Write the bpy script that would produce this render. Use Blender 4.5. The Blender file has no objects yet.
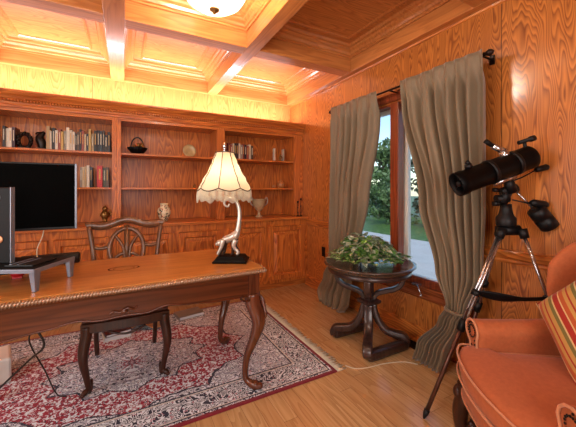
import bpy, math, random
from mathutils import Vector, Matrix, noise as mn
R=math.radians; PI=math.pi
scene=bpy.context.scene; COL=scene.collection
rnd=random.Random(7)

# ------------------------------------------------------------------ materials
def lin(c):
    return tuple((x/12.92 if x<=.04045 else ((x+.055)/1.055)**2.4) for x in [k/255 for k in c])+(1,)
class G:
    """tiny node-expression helper"""
    def __init__(s,name):
        s.m=bpy.data.materials.new(name); s.m.use_nodes=True; s.t=s.m.node_tree
        s.b=s.t.nodes['Principled BSDF']; s.out=s.t.nodes['Material Output']
    def n(s,ty,ins=None,**props):
        nd=s.t.nodes.new(ty)
        for k,v in props.items(): setattr(nd,k,v)
        for k,v in (ins or {}).items(): s.set(nd.inputs[k],v)
        return nd
    def set(s,sock,v):
        if isinstance(v,bpy.types.NodeSocket): s.t.links.new(v,sock)
        elif isinstance(v,bpy.types.Node): s.t.links.new(v.outputs[0],sock)
        else: sock.default_value=v
    def math(s,op,a,b=0,c=None):
        nd=s.n('ShaderNodeMath',operation=op); s.set(nd.inputs[0],a); s.set(nd.inputs[1],b)
        if c is not None: s.set(nd.inputs[2],c)
        return nd.outputs[0]
    def coord(s,kind='Object'): return s.n('ShaderNodeTexCoord').outputs[kind]
    def scale(s,v,sc,loc=(0,0,0),rot=(0,0,0)):
        nd=s.n('ShaderNodeMapping'); s.set(nd.inputs['Vector'],v); nd.inputs['Scale'].default_value=sc
        nd.inputs['Location'].default_value=loc; nd.inputs['Rotation'].default_value=rot; return nd.outputs[0]
    def noise(s,v,sc=1,det=2,rough=.5,dist=0):
        nd=s.n('ShaderNodeTexNoise'); s.set(nd.inputs['Vector'],v); nd.inputs['Scale'].default_value=sc
        nd.inputs['Detail'].default_value=det; nd.inputs['Roughness'].default_value=rough; nd.inputs['Distortion'].default_value=dist
        return nd.outputs[0]
    def ramp(s,f,stops,interp='LINEAR'):
        nd=s.n('ShaderNodeValToRGB'); s.set(nd.inputs[0],f); cr=nd.color_ramp; cr.interpolation=interp
        while len(cr.elements)<len(stops): cr.elements.new(.5)
        for e,(p,c) in zip(cr.elements,stops): e.position=p; e.color=c
        return nd.outputs[0]
    def mix(s,f,a,b,mode='MIX'):
        nd=s.n('ShaderNodeMix',data_type='RGBA',blend_type=mode); s.set(nd.inputs[0],f); s.set(nd.inputs[6],a); s.set(nd.inputs[7],b)
        return nd.outputs[2]
    def sep(s,v):
        nd=s.n('ShaderNodeSeparateXYZ'); s.set(nd.inputs[0],v); return list(nd.outputs)
    def bump(s,h,st=.3,dist=.01):
        nd=s.n('ShaderNodeBump'); s.set(nd.inputs['Height'],h); nd.inputs['Strength'].default_value=st; nd.inputs['Distance'].default_value=dist
        s.t.links.new(nd.outputs[0],s.b.inputs['Normal'])
    def fin(s,col=None,rough=.5,metal=0,coat=0,spec=None,**kw):
        if col is not None: s.set(s.b.inputs['Base Color'],col)
        s.set(s.b.inputs['Roughness'],rough); s.set(s.b.inputs['Metallic'],metal)
        s.b.inputs['Coat Weight'].default_value=coat; s.b.inputs['Coat Roughness'].default_value=kw.get('coat_rough',.12)
        if spec is not None: s.b.inputs['Specular IOR Level'].default_value=spec
        if 'sheen' in kw:
            s.b.inputs['Sheen Weight'].default_value=kw['sheen']; s.b.inputs['Sheen Roughness'].default_value=.4
        return s.m
def wood(name,light,dark,axis='Z',across=3.0,along=.35,lines=11,fine=60,rough=.3,coat=.3,contrast=1.0,seam=None,off=(0,0,0),crough=.17,spec=.35):
    g=G(name); c=g.coord('Object')
    sc=[across]*3; sc['XYZ'.index(axis)]=along
    v=g.scale(c,tuple(sc),off)
    nn=g.noise(v,1,3,.5)
    if seam:   # plywood / plank joints: each sheet gets its own figure
        ax,w,o=seam[:3]
        xyz=g.sep(c); k=g.math('FLOOR',g.math('DIVIDE',g.math('ADD',xyz['XYZ'.index(ax)],o),w))
        cv=g.n('ShaderNodeCombineXYZ'); 
        for i in range(3): g.set(cv.inputs[i],g.math('MULTIPLY',k,3.7+i))
        add=g.n('ShaderNodeVectorMath',operation='ADD'); g.set(add.inputs[0],v); g.set(add.inputs[1],cv.outputs[0])
        nn=g.noise(add.outputs[0],1,3,.5)
        sh=g.n('ShaderNodeTexWhiteNoise',noise_dimensions='1D'); g.set(sh.inputs['W'],k); shade=sh.outputs[0]
    ring=g.math('FRACT',g.math('MULTIPLY',nn,lines*2.6))
    ring=g.math('MINIMUM',g.math('MULTIPLY',ring,1.25),g.math('MULTIPLY',g.math('SUBTRACT',1.0,ring),4.0))
    fs=[fine]*3; fs['XYZ'.index(axis)]=fine*.04
    fn=g.noise(g.scale(c,tuple(fs)),1,2,.6)
    f=g.math('ADD',g.math('MULTIPLY',ring,.75*contrast),g.math('MULTIPLY',fn,.55))
    stops=[(.1,lin(dark)),(.5,lin([(a*.62+b*.38) for a,b in zip(light,dark)])),(.95,lin(light))]
    col=g.ramp(f,stops)
    if seam:
        col=g.mix(g.math('MULTIPLY',shade,.35),col,lin(dark))
        fr=g.math('FRACT',g.math('DIVIDE',g.math('ADD',g.sep(c)['XYZ'.index(seam[0])],seam[2]),seam[1]))
        col=g.mix(g.math('LESS_THAN',fr,seam[3] if len(seam)>3 else .004),col,lin([k*.45 for k in dark]))
    g.bump(f,.12,.002)
    return g.fin(col,rough,0,coat,coat_rough=crough,spec=spec)
def plain(name,c,rough=.5,metal=0,coat=0,var=.08,sc=30,**kw):
    g=G(name); n=g.noise(g.coord('Object'),sc,3)
    a=lin(c); b=tuple(k*(1-var*2) for k in a[:3])+(1,)
    col=g.mix(n,a,b)
    return g.fin(col,rough,metal,coat,**kw)

OL=(204,122,54); OD=(124,60,20)
m_oak=wood('oak_vertical',OL,OD,'Z')
m_oakx=wood('oak_along_x',OL,OD,'X')
m_oaky=wood('oak_along_y',OL,OD,'Y')
m_wall=wood('oak_plywood',(208,130,60),(112,56,22),'Z',across=3.4,along=.50,lines=24,rough=.3,coat=1.0,crough=.15,contrast=1.0,seam=('Y',1.22,-1.06,.003))
m_wallb=wood('oak_plywood_back',(216,144,80),(172,104,52),'Z',across=3.4,along=.5,lines=16,rough=.35,coat=.25,seam=('X',1.22,.3,.003))
m_ceil=wood('oak_ceiling',(214,146,80),(150,88,42),'X',across=3.4,along=.6,lines=14,rough=.35,coat=.3,contrast=.7)
m_beamx=wood('oak_beam_x',(214,142,78),(164,96,46),'X',across=4,lines=7,rough=.32,coat=.5,contrast=.5)
m_beamy=wood('oak_beam_y',(214,142,78),(164,96,46),'Y',across=4,lines=7,rough=.32,coat=.5,contrast=.5)
m_cab=wood('cherry_oak_vertical',(216,128,54),(126,54,20),'Z',across=3,lines=14,rough=.4,coat=.1,contrast=.75)
m_cabx=wood('cherry_oak_across',(214,128,56),(142,68,28),'X',across=4,lines=9,rough=.35,coat=.15,contrast=.6)
m_caby=wood('cherry_oak_depth',(214,128,56),(142,68,28),'Y',across=4,lines=9,rough=.28,coat=.4)
m_sill=wood('window_oak',(150,80,44),(92,42,20),'Y',across=5,lines=8,rough=.25,coat=.4)
m_mull=wood('mullion_oak',(140,66,36),(88,36,18),'Z',across=5,lines=8,rough=.3,coat=.3)
m_dtop=wood('desk_top_veneer',(204,140,72),(150,90,40),'X',across=2.4,along=.5,lines=6,rough=.28,coat=.4,contrast=.4)
m_ddark=wood('desk_mahogany',(100,48,24),(52,22,9),'X',across=4,lines=6,rough=.25,coat=.5,contrast=.6)
m_dleg=wood('mahogany_leg',(112,60,36),(56,26,14),'Z',across=6,lines=4,rough=.22,coat=.6,contrast=.5)
m_rope=plain('gilded_edge',(176,136,104),.22,.2,.7,.25,90)
m_table=wood('espresso_wood',(74,50,44),(30,20,17),'Z',across=5,lines=4,rough=.3,coat=.5,contrast=.5)
m_tabtop=wood('espresso_top',(92,74,62),(42,30,24),'X',across=4,lines=5,rough=.2,coat=.6,contrast=.5)
m_chair=wood('chair_walnut',(140,96,66),(78,48,28),'Z',across=6,lines=4,rough=.3,coat=.4,contrast=.5)
m_chdark=wood('chair_walnut_leg',(74,38,22),(34,16,8),'Z',across=6,lines=4,rough=.4,coat=.15,contrast=.5)
m_seat=plain('seat_leather',(86,44,30),.4,0,0,.2,40)

def floor_mat():
    g=G('oak_floor'); c=g.coord('Object'); x,y,z=g.sep(c)
    w=.083
    k=g.math('FLOOR',g.math('DIVIDE',x,w))
    wn=g.n('ShaderNodeTexWhiteNoise',noise_dimensions='1D'); g.set(wn.inputs['W'],k)
    yo=g.math('ADD',y,g.math('MULTIPLY',wn.outputs[0],1.7))
    j=g.math('FLOOR',g.math('DIVIDE',yo,1.15))
    wn2=g.n('ShaderNodeTexWhiteNoise',noise_dimensions='2D'); cv=g.n('ShaderNodeCombineXYZ'); g.set(cv.inputs[0],k); g.set(cv.inputs[1],j); g.set(wn2.inputs['Vector'],cv.outputs[0])
    cv2=g.n('ShaderNodeCombineXYZ'); g.set(cv2.inputs[0],g.math('MULTIPLY',x,8)); g.set(cv2.inputs[1],g.math('MULTIPLY',y,.8)); g.set(cv2.inputs[2],g.math('MULTIPLY',wn2.outputs[0],40))
    nn=g.noise(cv2.outputs[0],1,2,.5)
    ring=g.math('FRACT',g.math('MULTIPLY',nn,9))
    fn=g.noise(g.scale(c,(90,4,1)),1,2,.6)
    f=g.math('ADD',g.math('MULTIPLY',ring,.35),g.math('MULTIPLY',fn,.6))
    col=g.ramp(f,[(.1,lin((158,120,78))),(.5,lin((196,160,112))),(.9,lin((214,184,138)))])
    col=g.mix(g.math('MULTIPLY',wn2.outputs[0],.4),col,lin((176,124,76)))
    gap=g.math('MAXIMUM',g.math('LESS_THAN',g.math('FRACT',g.math('DIVIDE',x,w)),.022),g.math('LESS_THAN',g.math('FRACT',g.math('DIVIDE',yo,1.15)),.002))
    col=g.mix(g.math('MULTIPLY',gap,.7),col,lin((80,44,20)))
    return g.fin(col,.25,0,.6,coat_rough=.13)
m_floor=floor_mat()

def rug_mat(hx,hy):
    """Oriental rug: scalloped cream medallion in a red field, cream spandrels, navy/cream borders"""
    g=G('oriental_rug_pile'); c=g.coord('Object'); x,y,z=g.sep(c)
    wob=g.noise(c,9,3,.6); wob2=g.noise(c,24,2,.6)
    ax=g.math('ABSOLUTE',x); ay=g.math('ABSOLUTE',y)
    ang=g.math('ARCTAN2',g.math('MULTIPLY',y,1.45),x)
    r=g.math('SQRT',g.math('ADD',g.math('POWER',ax,2.0),g.math('POWER',g.math('MULTIPLY',ay,1.45),2.0)))
    lob=g.math('MULTIPLY',g.math('ABSOLUTE',g.math('SINE',g.math('MULTIPLY',ang,6.0))),.09)
    rr=g.math('ADD',r,g.math('ADD',lob,g.math('MULTIPLY',g.math('SUBTRACT',wob,.5),.10)))
    # motif detail: mirrored floral curls
    mc=g.n('ShaderNodeCombineXYZ'); g.set(mc.inputs[0],ax); g.set(mc.inputs[1],ay)
    vor=g.n('ShaderNodeTexVoronoi',feature='DISTANCE_TO_EDGE'); g.set(vor.inputs['Vector'],mc.outputs[0]); vor.inputs['Scale'].default_value=22
    v2=g.n('ShaderNodeTexVoronoi'); g.set(v2.inputs['Vector'],mc.outputs[0]); v2.inputs['Scale'].default_value=36
    n3=g.noise(mc.outputs[0],30,2,.6,1.6)
    curl=g.math('FRACT',g.math('MULTIPLY',g.noise(mc.outputs[0],15,1,.5,1.2),8))
    red=lin((158,18,48)); cream=lin((226,232,240)); navy=lin((40,40,62)); grey=lin((150,150,168)); pink=lin((186,130,144)); tan=lin((206,200,194))
    creamf=g.mix(g.math('LESS_THAN',curl,.36),cream,navy)
    creamf=g.mix(g.math('LESS_THAN',v2.outputs[0],.22),creamf,tan)
    creamf=g.mix(g.math('GREATER_THAN',n3,.64),creamf,pink)
    creamf=g.mix(g.math('LESS_THAN',vor.outputs[0],.05),creamf,grey)
    redf=g.mix(g.math('LESS_THAN',curl,.2),red,navy)
    redf=g.mix(g.math('LESS_THAN',v2.outputs[0],.27),redf,cream)
    redf=g.mix(g.math('GREATER_THAN',g.noise(mc.outputs[0],46,2,.6,1.0),.54),redf,cream)
    redf=g.mix(g.math('GREATER_THAN',n3,.62),redf,pink)
    # zones
    def band(v,a,b): return g.math('MULTIPLY',g.math('GREATER_THAN',v,a),g.math('LESS_THAN',v,b))
    col=g.mix(band(rr,.06,.13),creamf,redf)
    col=g.mix(band(rr,.53,.82),col,redf)
    col=g.mix(band(rr,.515,.53),col,navy)
    col=g.mix(band(rr,.82,.835),col,navy)
    # borders
    dx=g.math('SUBTRACT',hx,ax); dy=g.math('SUBTRACT',hy,ay); d=g.math('MINIMUM',dx,dy)
    bord=g.mix(g.math('LESS_THAN',g.math('FRACT',g.math('MULTIPLY',g.noise(mc.outputs[0],14,1,.5,1.6),8)),.5),navy,cream)
    bord=g.mix(g.math('LESS_THAN',v2.outputs[0],.2),bord,pink)
    col=g.mix(g.math('LESS_THAN',d,.235),col,bord)
    col=g.mix(band(d,.225,.235),col,navy)
    col=g.mix(band(d,.212,.222),col,tan)
    col=g.mix(band(d,.045,.052),col,tan)
    col=g.mix(band(d,.036,.045),col,navy)
    col=g.mix(g.math('LESS_THAN',d,.024),col,lin((120,16,34)))
    g.bump(g.noise(c,220,2),.35,.004)
    return g.fin(col,.95,0,0,sheen=.2)
def fabric(name,a,b,sc=140,rough=.85,sheen=.3,stretch=(1,1,1),bump=.2):
    g=G(name); c=g.coord('Object')
    n=g.noise(g.scale(c,stretch),sc,3,.6); n2=g.noise(c,5,2)
    col=g.mix(n,lin(a),lin(b)); col=g.mix(g.math('MULTIPLY',n2,.35),col,lin(b))
    g.bump(n,bump,.002)
    return g.fin(col,rough,0,0,sheen=sheen)
m_curt=fabric('taupe_linen_curtain',(150,131,103),(98,83,62),180,.6,.5,(1,1,4))
m_velvet=fabric('salmon_velvet',(196,110,62),(156,80,42),60,.85,.15)
m_velvet2=fabric('salmon_piping',(214,150,108),(188,122,84),90,.8,.3)
def stripe_mat():
    g=G('striped_pillow_fabric'); c=g.coord('Object'); x,y,z=g.sep(c)
    f=g.math('FRACT',g.math('MULTIPLY',g.math('ADD',x,2.0),8.5))
    gold=lin((186,146,76)); olive=lin((112,104,50)); red=lin((160,38,22)); cr=lin((210,186,130)); org=lin((180,84,36))
    col=g.ramp(f,[(0,gold),(.16,olive),(.30,cr),(.36,red),(.58,cr),(.63,org),(.80,gold),(.93,red)],'CONSTANT')
    g.bump(g.noise(c,200,2),.2,.002)
    return g.fin(col,.75,0,0,sheen=.2)
m_stripe=stripe_mat()
m_black=plain('black_plastic',(14,14,16),.45,0,0,.1,50,spec=.3)
m_scope=plain('black_gloss_tube',(6,6,7),.45,0,0,.1,20,spec=.12)
m_gray=plain('graphite_plastic',(22,21,22),.55,0,0,.1,50,spec=.15)
m_silver=plain('silver_plastic',(118,124,138),.35,.35,.2,.05,40)
m_chrome=plain('brushed_chrome',(190,190,192),.22,.95,0,.05,50)
m_brown=plain('bronzed_tube',(96,64,52),.3,.6,0,.1,40)
m_iron=plain('wrought_iron',(34,26,22),.35,.6,0,.1,60)
m_screen=plain('dark_screen',(3,3,3),.7,0,0,.02,10,spec=.03)
m_rod=plain('bronze_rod',(46,30,24),.35,.7,0,.1,60)
m_white=plain('white_vinyl',(222,220,212),.4,0,0,.04,30)
m_cable=plain('black_cable',(20,18,18),.5)
m_wcable=plain('cream_cable',(206,196,170),.5)
m_red=plain('red_plastic',(180,20,30),.35)
m_copper=plain('copper_disc',(176,122,84),.3,.5)
m_paper=plain('white_paper',(216,214,216),.8)
m_fringe=plain('cream_fringe',(228,220,196),.9,0,0,.2,120)
m_brass=plain('aged_brass',(150,110,58),.35,.7,0,.2,60)
m_ant=plain('antique_silver',(214,208,196),.28,.65,.2,.2,50)
m_antd=plain('tarnished_silver',(70,50,38),.35,.6,.1,.3,50)
m_pewter=plain('pewter',(206,186,146),.35,.3,0,.2,40)
m_trim=plain('shade_braid',(92,74,52),.8,0,0,.2,120)
def glassy():
    g=G('window_glass'); t=g.t; t.nodes.remove(g.b)
    a=t.nodes.new('ShaderNodeBsdfTransparent'); a.inputs[0].default_value=(.93,.96,.96,1); b=t.nodes.new('ShaderNodeBsdfGlossy'); b.inputs['Roughness'].default_value=.02
    mx=t.nodes.new('ShaderNodeMixShader'); mx.inputs[0].default_value=.06
    t.links.new(a.outputs[0],mx.inputs[1]); t.links.new(b.outputs[0],mx.inputs[2]); t.links.new(mx.outputs[0],g.out.inputs[0]); return g.m
m_glass=glassy()
def emis(name,c,st,mixc=None):
    g=G(name); n=g.noise(g.coord('Object'),14,2)
    g.set(g.b.inputs['Emission Color'],g.mix(n,lin(c),lin(mixc or c))); g.b.inputs['Emission Strength'].default_value=st
    return g.fin(lin(c),.35)
def bowl_mat():
    g=G('lit_alabaster_bowl'); t=g.t; n=g.noise(g.coord('Object'),14,2)
    g.set(g.b.inputs['Emission Color'],g.mix(n,lin((255,244,214)),lin((255,222,160)))); g.b.inputs['Emission Strength'].default_value=2.2; g.b.inputs['Roughness'].default_value=.3
    tr=t.nodes.new('ShaderNodeBsdfTransparent'); tr.inputs[0].default_value=(1,.95,.86,1); mx=t.nodes.new('ShaderNodeMixShader'); mx.inputs[0].default_value=.45
    t.links.new(g.b.outputs[0],mx.inputs[1]); t.links.new(tr.outputs[0],mx.inputs[2]); t.links.new(mx.outputs[0],g.out.inputs[0]); return g.m
m_bowl=bowl_mat()
m_bulb=emis('glowing_bulb',(255,220,160),14)
def shade_mat():
    g=G('cream_shade_silk'); t=g.t
    tr=t.nodes.new('ShaderNodeBsdfTranslucent'); tr.inputs[0].default_value=lin((255,240,218))
    df=t.nodes.new('ShaderNodeBsdfDiffuse'); df.inputs[0].default_value=lin((236,224,190))
    n=g.noise(g.scale(g.coord('Object'),(60,60,4)),1,2); g.set(df.inputs[0],g.mix(n,lin((240,232,212)),lin((226,214,188))))
    mx=t.nodes.new('ShaderNodeMixShader'); mx.inputs[0].default_value=.55
    t.links.new(df.outputs[0],mx.inputs[1]); t.links.new(tr.outputs[0],mx.inputs[2]); t.links.new(mx.outputs[0],g.out.inputs[0]); return g.m
m_shade=shade_mat()
def leafmat(name,a,b,c=None,sc=40):
    g=G(name); n=g.noise(g.coord('Object'),sc,3,.7)
    col=g.ramp(n,[(.35,lin(a)),(.55,lin(b)),(.68,lin(c or b))])
    return g.fin(col,.5)
m_leaf=leafmat('houseplant_leaf',(52,98,38),(110,160,70),(214,222,190),30)
m_leafw=leafmat('variegated_leaf',(90,110,70),(190,196,166),(236,232,220),30)
m_fol=leafmat('outdoor_foliage',(40,64,34),(86,114,64),(130,150,100),1.5)
m_fol2=leafmat('outdoor_foliage_grey',(48,66,52),(92,112,92),(140,156,136),1.5)
m_bark=plain('tree_bark',(90,74,60),.9,0,0,.3,12)
m_conc=plain('pale_concrete',(196,196,196),.8,0,0,.12,3)
m_lawn=leafmat('lawn_grass',(50,80,34),(84,116,52),(110,136,70),8)

# ------------------------------------------------------------------ mesh building
class MB:
    def __init__(s): s.v=[]; s.f=[]; s.mi=[]; s.cur=0; s.sm=[]; s.smooth=False
    def face(s,idx): s.f.append(tuple(idx)); s.mi.append(s.cur); s.sm.append(s.smooth)
    def box(s,x0,x1,y0,y1,z0,z1,M=None):
        b=len(s.v)
        for x,y,z in ((x0,y0,z0),(x1,y0,z0),(x1,y1,z0),(x0,y1,z0),(x0,y0,z1),(x1,y0,z1),(x1,y1,z1),(x0,y1,z1)):
            p=Vector((x,y,z)); s.v.append(M@p if M else p)
        for q in ((3,2,1,0),(4,5,6,7),(0,1,5,4),(1,2,6,5),(2,3,7,6),(3,0,4,7)): s.face([b+i for i in q])
        return s
    def rings(s,rings,cap=True,closed=True):
        """rings: list of lists of points, same length"""
        n=len(rings[0]); b=len(s.v); sm=s.smooth
        for r in rings: s.v+= [Vector(p) for p in r]
        for i in range(len(rings)-1):
            for j in range(n if closed else n-1):
                k=(j+1)%n; s.face((b+i*n+j,b+i*n+k,b+(i+1)*n+k,b+(i+1)*n+j))
        if cap:
            s.smooth=False
            s.face([b+j for j in range(n)][::-1]); s.face([b+(len(rings)-1)*n+j for j in range(n)])
            s.smooth=sm
        return s
    def tube(s,pts,rad,n=10,cap=True,flat=None,up=None,sqr=None):
        """sweep a circle (or ellipse flat=(a,b)) along pts"""
        pts=[Vector(p) for p in pts]; m=len(pts); s.smooth=True
        if not hasattr(rad,'__len__'): rad=[rad]*m
        rs=[]; prev=None
        for i,p in enumerate(pts):
            t=(pts[min(i+1,m-1)]-pts[max(i-1,0)]).normalized()
            if prev is None:
                a=Vector(up) if up else (Vector((0,0,1)) if abs(t.z)<.9 else Vector((1,0,0)))
                u=(a-t*a.dot(t)).normalized()
            else: u=(prev-t*prev.dot(t)).normalized()
            prev=u; w=t.cross(u); fa,fb=flat or (1,1)
            e=2/sqr if sqr else 1; pw=lambda q:math.copysign(abs(q)**e,q)
            rs.append([p+u*(pw(math.cos(2*PI*j/n))*rad[i]*fa)+w*(pw(math.sin(2*PI*j/n))*rad[i]*fb) for j in range(n)])
        s.rings(rs,cap); s.smooth=False; return s
    def lathe(s,prof,c=(0,0,0),n=28,sx=1,sy=1,M=None,cap=True):
        s.smooth=True; rs=[]
        for r,z in prof:
            ring=[]
            for j in range(n):
                p=Vector((c[0]+max(r,1e-4)*sx*math.cos(2*PI*j/n),c[1]+max(r,1e-4)*sy*math.sin(2*PI*j/n),c[2]+z))
                ring.append(M@p if M else p)
            rs.append(ring)
        s.rings(rs,cap); s.smooth=False; return s
    def prism(s,poly,axis,a,b,M=None):
        def mk(p,q):
            v={'X':(q,p[0],p[1]),'Y':(p[0],q,p[1]),'Z':(p[0],p[1],q)}[axis]; v=Vector(v); return M@v if M else v
        return s.rings([[mk(p,a) for p in poly],[mk(p,b) for p in poly]])
    def rect(s,plane,x0,x1,y0,y1,prof,fill=True):
        """mitred moulding loop: prof = [(inset, level)], plane 'XY','XZ','YZ'"""
        rs=[]
        for d,l in prof:
            c=[(x0+d,y0+d),(x1-d,y0+d),(x1-d,y1-d),(x0+d,y1-d)]
            rs.append([{'XY':(a,b,l),'XZ':(a,l,b),'YZ':(l,a,b)}[plane] for a,b in c])
        b=len(s.v); s.rings(rs,cap=False)
        if fill: s.face([b+(len(rs)-1)*4+j for j in range(4)])
        return s
    def ball(s,c,r,n=12,m=8,sc=(1,1,1),M=None):
        prof=[(math.sin(PI*i/m),-math.cos(PI*i/m)) for i in range(m+1)]
        s.smooth=True; rs=[]
        for q,z in prof:
            ring=[]
            for j in range(n):
                p=Vector((max(q,.002)*math.cos(2*PI*j/n)*r*sc[0],max(q,.002)*math.sin(2*PI*j/n)*r*sc[1],z*r*sc[2]))
                if M: p=M@p
                ring.append(p+Vector(c))
            rs.append(ring)
        s.rings(rs); s.smooth=False; return s
    def grid(s,fn,nu,nv,smooth=True):
        b=len(s.v); s.smooth=smooth
        for i in range(nv+1):
            for j in range(nu+1): s.v.append(Vector(fn(j/nu,i/nv)))
        for i in range(nv):
            for j in range(nu):
                k=b+i*(nu+1)+j; s.face((k,k+1,k+nu+2,k+nu+1))
        s.smooth=False; return s
    def build(s,name,mats,parent=None,bevel=0,solid=0,sub=0,smooth=False,seg=2):
        me=bpy.data.meshes.new(name); me.from_pydata([tuple(v) for v in s.v],[],s.f); me.update()
        if not isinstance(mats,(list,tuple)): mats=[mats]
        for m in mats: me.materials.append(m)
        me.polygons.foreach_set('material_index',s.mi)
        me.polygons.foreach_set('use_smooth',[bool(x or smooth) for x in s.sm])
        import bmesh
        bm=bmesh.new(); bm.from_mesh(me); bmesh.ops.recalc_face_normals(bm,faces=bm.faces); bm.to_mesh(me); bm.free()
        o=bpy.data.objects.new(name,me); COL.objects.link(o)
        if parent: o.parent=parent
        if bevel:
            md=o.modifiers.new('b','BEVEL'); md.width=bevel; md.segments=seg; md.limit_method='ANGLE'; md.angle_limit=R(40)
        if solid: md=o.modifiers.new('s','SOLIDIFY'); md.thickness=solid; md.offset=0
        if sub: md=o.modifiers.new('u','SUBSURF'); md.levels=sub; md.render_levels=sub
        return o
def box(*a): return MB().box(*a)
def tag(o,label=None,cat=None,group=None,kind=None):
    for k,v in (('label',label),('category',cat),('group',group),('kind',kind)):
        if v: o[k]=v
    return o
def empty(name,loc,label,cat,rz=0,group=None):
    o=bpy.data.objects.new(name,None); COL.objects.link(o); o.location=loc; o.rotation_euler=(0,0,rz); o.empty_display_size=.1
    return tag(o,label,cat,group)
def struct(o): o['kind']='structure'; return o
def copy_tree(o,parent=None):
    c=o.copy(); COL.objects.link(c)
    if parent: c.parent=parent
    for ch in list(o.children): copy_tree(ch,c)
    return c
def bez(p,n=8):
    """catmull-rom through points"""
    P=[Vector(q) for q in p]; P=[P[0]*2-P[1]]+P+[P[-1]*2-P[-2]]; out=[]
    for i in range(1,len(P)-2):
        for k in range(n):
            t=k/n; a,b,c,d=P[i-1],P[i],P[i+1],P[i+2]
            out.append(.5*((2*b)+(-a+c)*t+(2*a-5*b+4*c-d)*t*t+(-a+3*b-3*c+d)*t**3))
    out.append(P[-2]); return out
def lerp_keys(keys,t):
    for (a,*va),(b,*vb) in zip(keys,keys[1:]):
        if t<=b:
            k=(t-a)/(b-a); k=k*k*(3-2*k) if len(keys)>2 else k
            return [x+(y-x)*k for x,y in zip(va,vb)]
    return list(keys[-1][1:])

# ------------------------------------------------------------------ room shell
XR=2.11; XL=-2.24; YB=3.86; YF=-1.66; ZS=2.43; ZC=2.66
WY0,WY1,WZ0,WZ1=1.30,2.52,.45,2.0
struct(box(XL,XR,YF,YB,-.05,0).build('floor',m_floor))
struct(box(XL-.1,XR+.2,YF-.1,YB+.1,ZC,ZC+.05).build('ceiling',m_ceil))
struct(box(XL-.1,XR+.14,YB,YB+.1,0,ZC).build('wall_back',m_wallb))
struct(box(XL-.1,XL,YF,YB,0,ZC).build('wall_left',m_wall))
struct(box(XL-.1,XR+.14,YF-.1,YF,0,ZC).build('wall_front',m_wallb))
w=MB(); w.box(XR,XR+.14,YF,WY0,0,ZC); w.box(XR,XR+.14,WY1,YB,0,ZC); w.box(XR,XR+.14,WY0,WY1,0,WZ0); w.box(XR,XR+.14,WY0,WY1,WZ1,ZC)
struct(w.build('wall_right',m_wall))
# beams and coffer mouldings
bxs=[(-2.24,-2.16),(-1.16,-1.03),(-.125,.005),(.915,1.03),(2.03,2.11)]
bys=[(-1.66,-1.57),(-.33,-.19),(1.05,1.19),(2.43,2.57),(3.81,3.86)]
tn=[0]
def trim(mb,m,bevel=0,nm=None,parent=None):
    tn[0]+=1; return struct(mb.build('trim_%d'%tn[0],m,parent,bevel=bevel))
for a,b in bxs: trim(box(a,b,YF,YB,ZS,ZC),m_beamy,.004)
for a,b in bys:
    for (xa,xb),(xc,xd) in zip(bxs,bxs[1:]): trim(box(xb,xc,a,b,ZS+.0008,ZC),m_beamx,.004)
for (xa,xb),(xc,xd) in zip(bxs,bxs[1:]):
    for (ya,yb),(yc,yd) in zip(bys,bys[1:]):
        mb=MB(); e=.0015
        # fascia reveal, then a stepped crown up to the panel, then a thin inner bead on the panel
        mb.rect('XY',xb+e,xc-e,yb+e,yc-e,[(0,ZS+.135),(.012,ZS+.135),(.014,ZS+.150),(.026,ZS+.155),(.034,ZS+.175),(.055,ZS+.190),(.060,ZS+.205),(.080,ZS+.210),(.090,ZS+.229),(.12,ZS+.229)],fill=False)
        mb.rect('XY',xb+.17,xc-.17,yb+.17,yc-.17,[(-.012,ZC),(-.010,ZC-.010),(.0,ZC-.014),(.012,ZC-.006),(.014,ZC)],fill=False)
        trim(mb,m_beamx)
# wall frieze moulding under the soffit, chair rail, base boards
def railY(y0,y1,x,prof,m,name=None):
    poly=[(x-d,z) for d,z in prof]+[(x+.0,prof[-1][1]),(x+.0,prof[0][1])]
    mb=MB().prism(poly,'Y',y0,y1)
    if name: return struct(mb.build(name,m))
    return trim(mb,m)
def railX(x0,x1,y,prof,m,name=None,sg=1):
    poly=[(y-sg*d,z) for d,z in prof]+[(y,prof[-1][1]),(y,prof[0][1])]
    mb=MB().prism(poly,'X',x0,x1)
    if name: return struct(mb.build(name,m))
    return trim(mb,m)
chair=[(.006,.775),(.012,.785),(.010,.80),(.020,.815),(.026,.835),(.030,.848),(.026,.856),(.004,.86)]
base=[(.030,0),(.032,.012),(.022,.022),(.018,.028),(.018,.105),(.014,.118),(.006,.13)]
frz=[(.004,2.385),(.014,2.395),(.018,2.41),(.024,2.43)]
railY(YF,WY0-.085,XR,chair,m_oaky); railY(WY1+.085,3.40,XR,chair,m_oaky)
railY(YF,3.40,XR,base,m_oaky,'baseboard_right')
railY(YF,YB,XR,[(.002,2.412),(.010,2.418),(.014,2.43)],m_oaky)
poly=[(XL+d,z) for d,z in base]+[(XL,.13),(XL,0)]; struct(MB().prism(poly,'Y',YF,3.40).build('baseboard_left',m_oaky))
poly=[(YF+d,z) for d,z in base]+[(YF,.13),(YF,0)]; struct(MB().prism(poly,'X',XL+.04,XR-.04).build('baseboard_front',m_oakx))
# second low rail under the window and vertical seam battens of the wainscot
railY(YF,3.40,XR,[(.004,.30),(.010,.305),(.012,.318),(.004,.325)],m_oaky) if False else None

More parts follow.
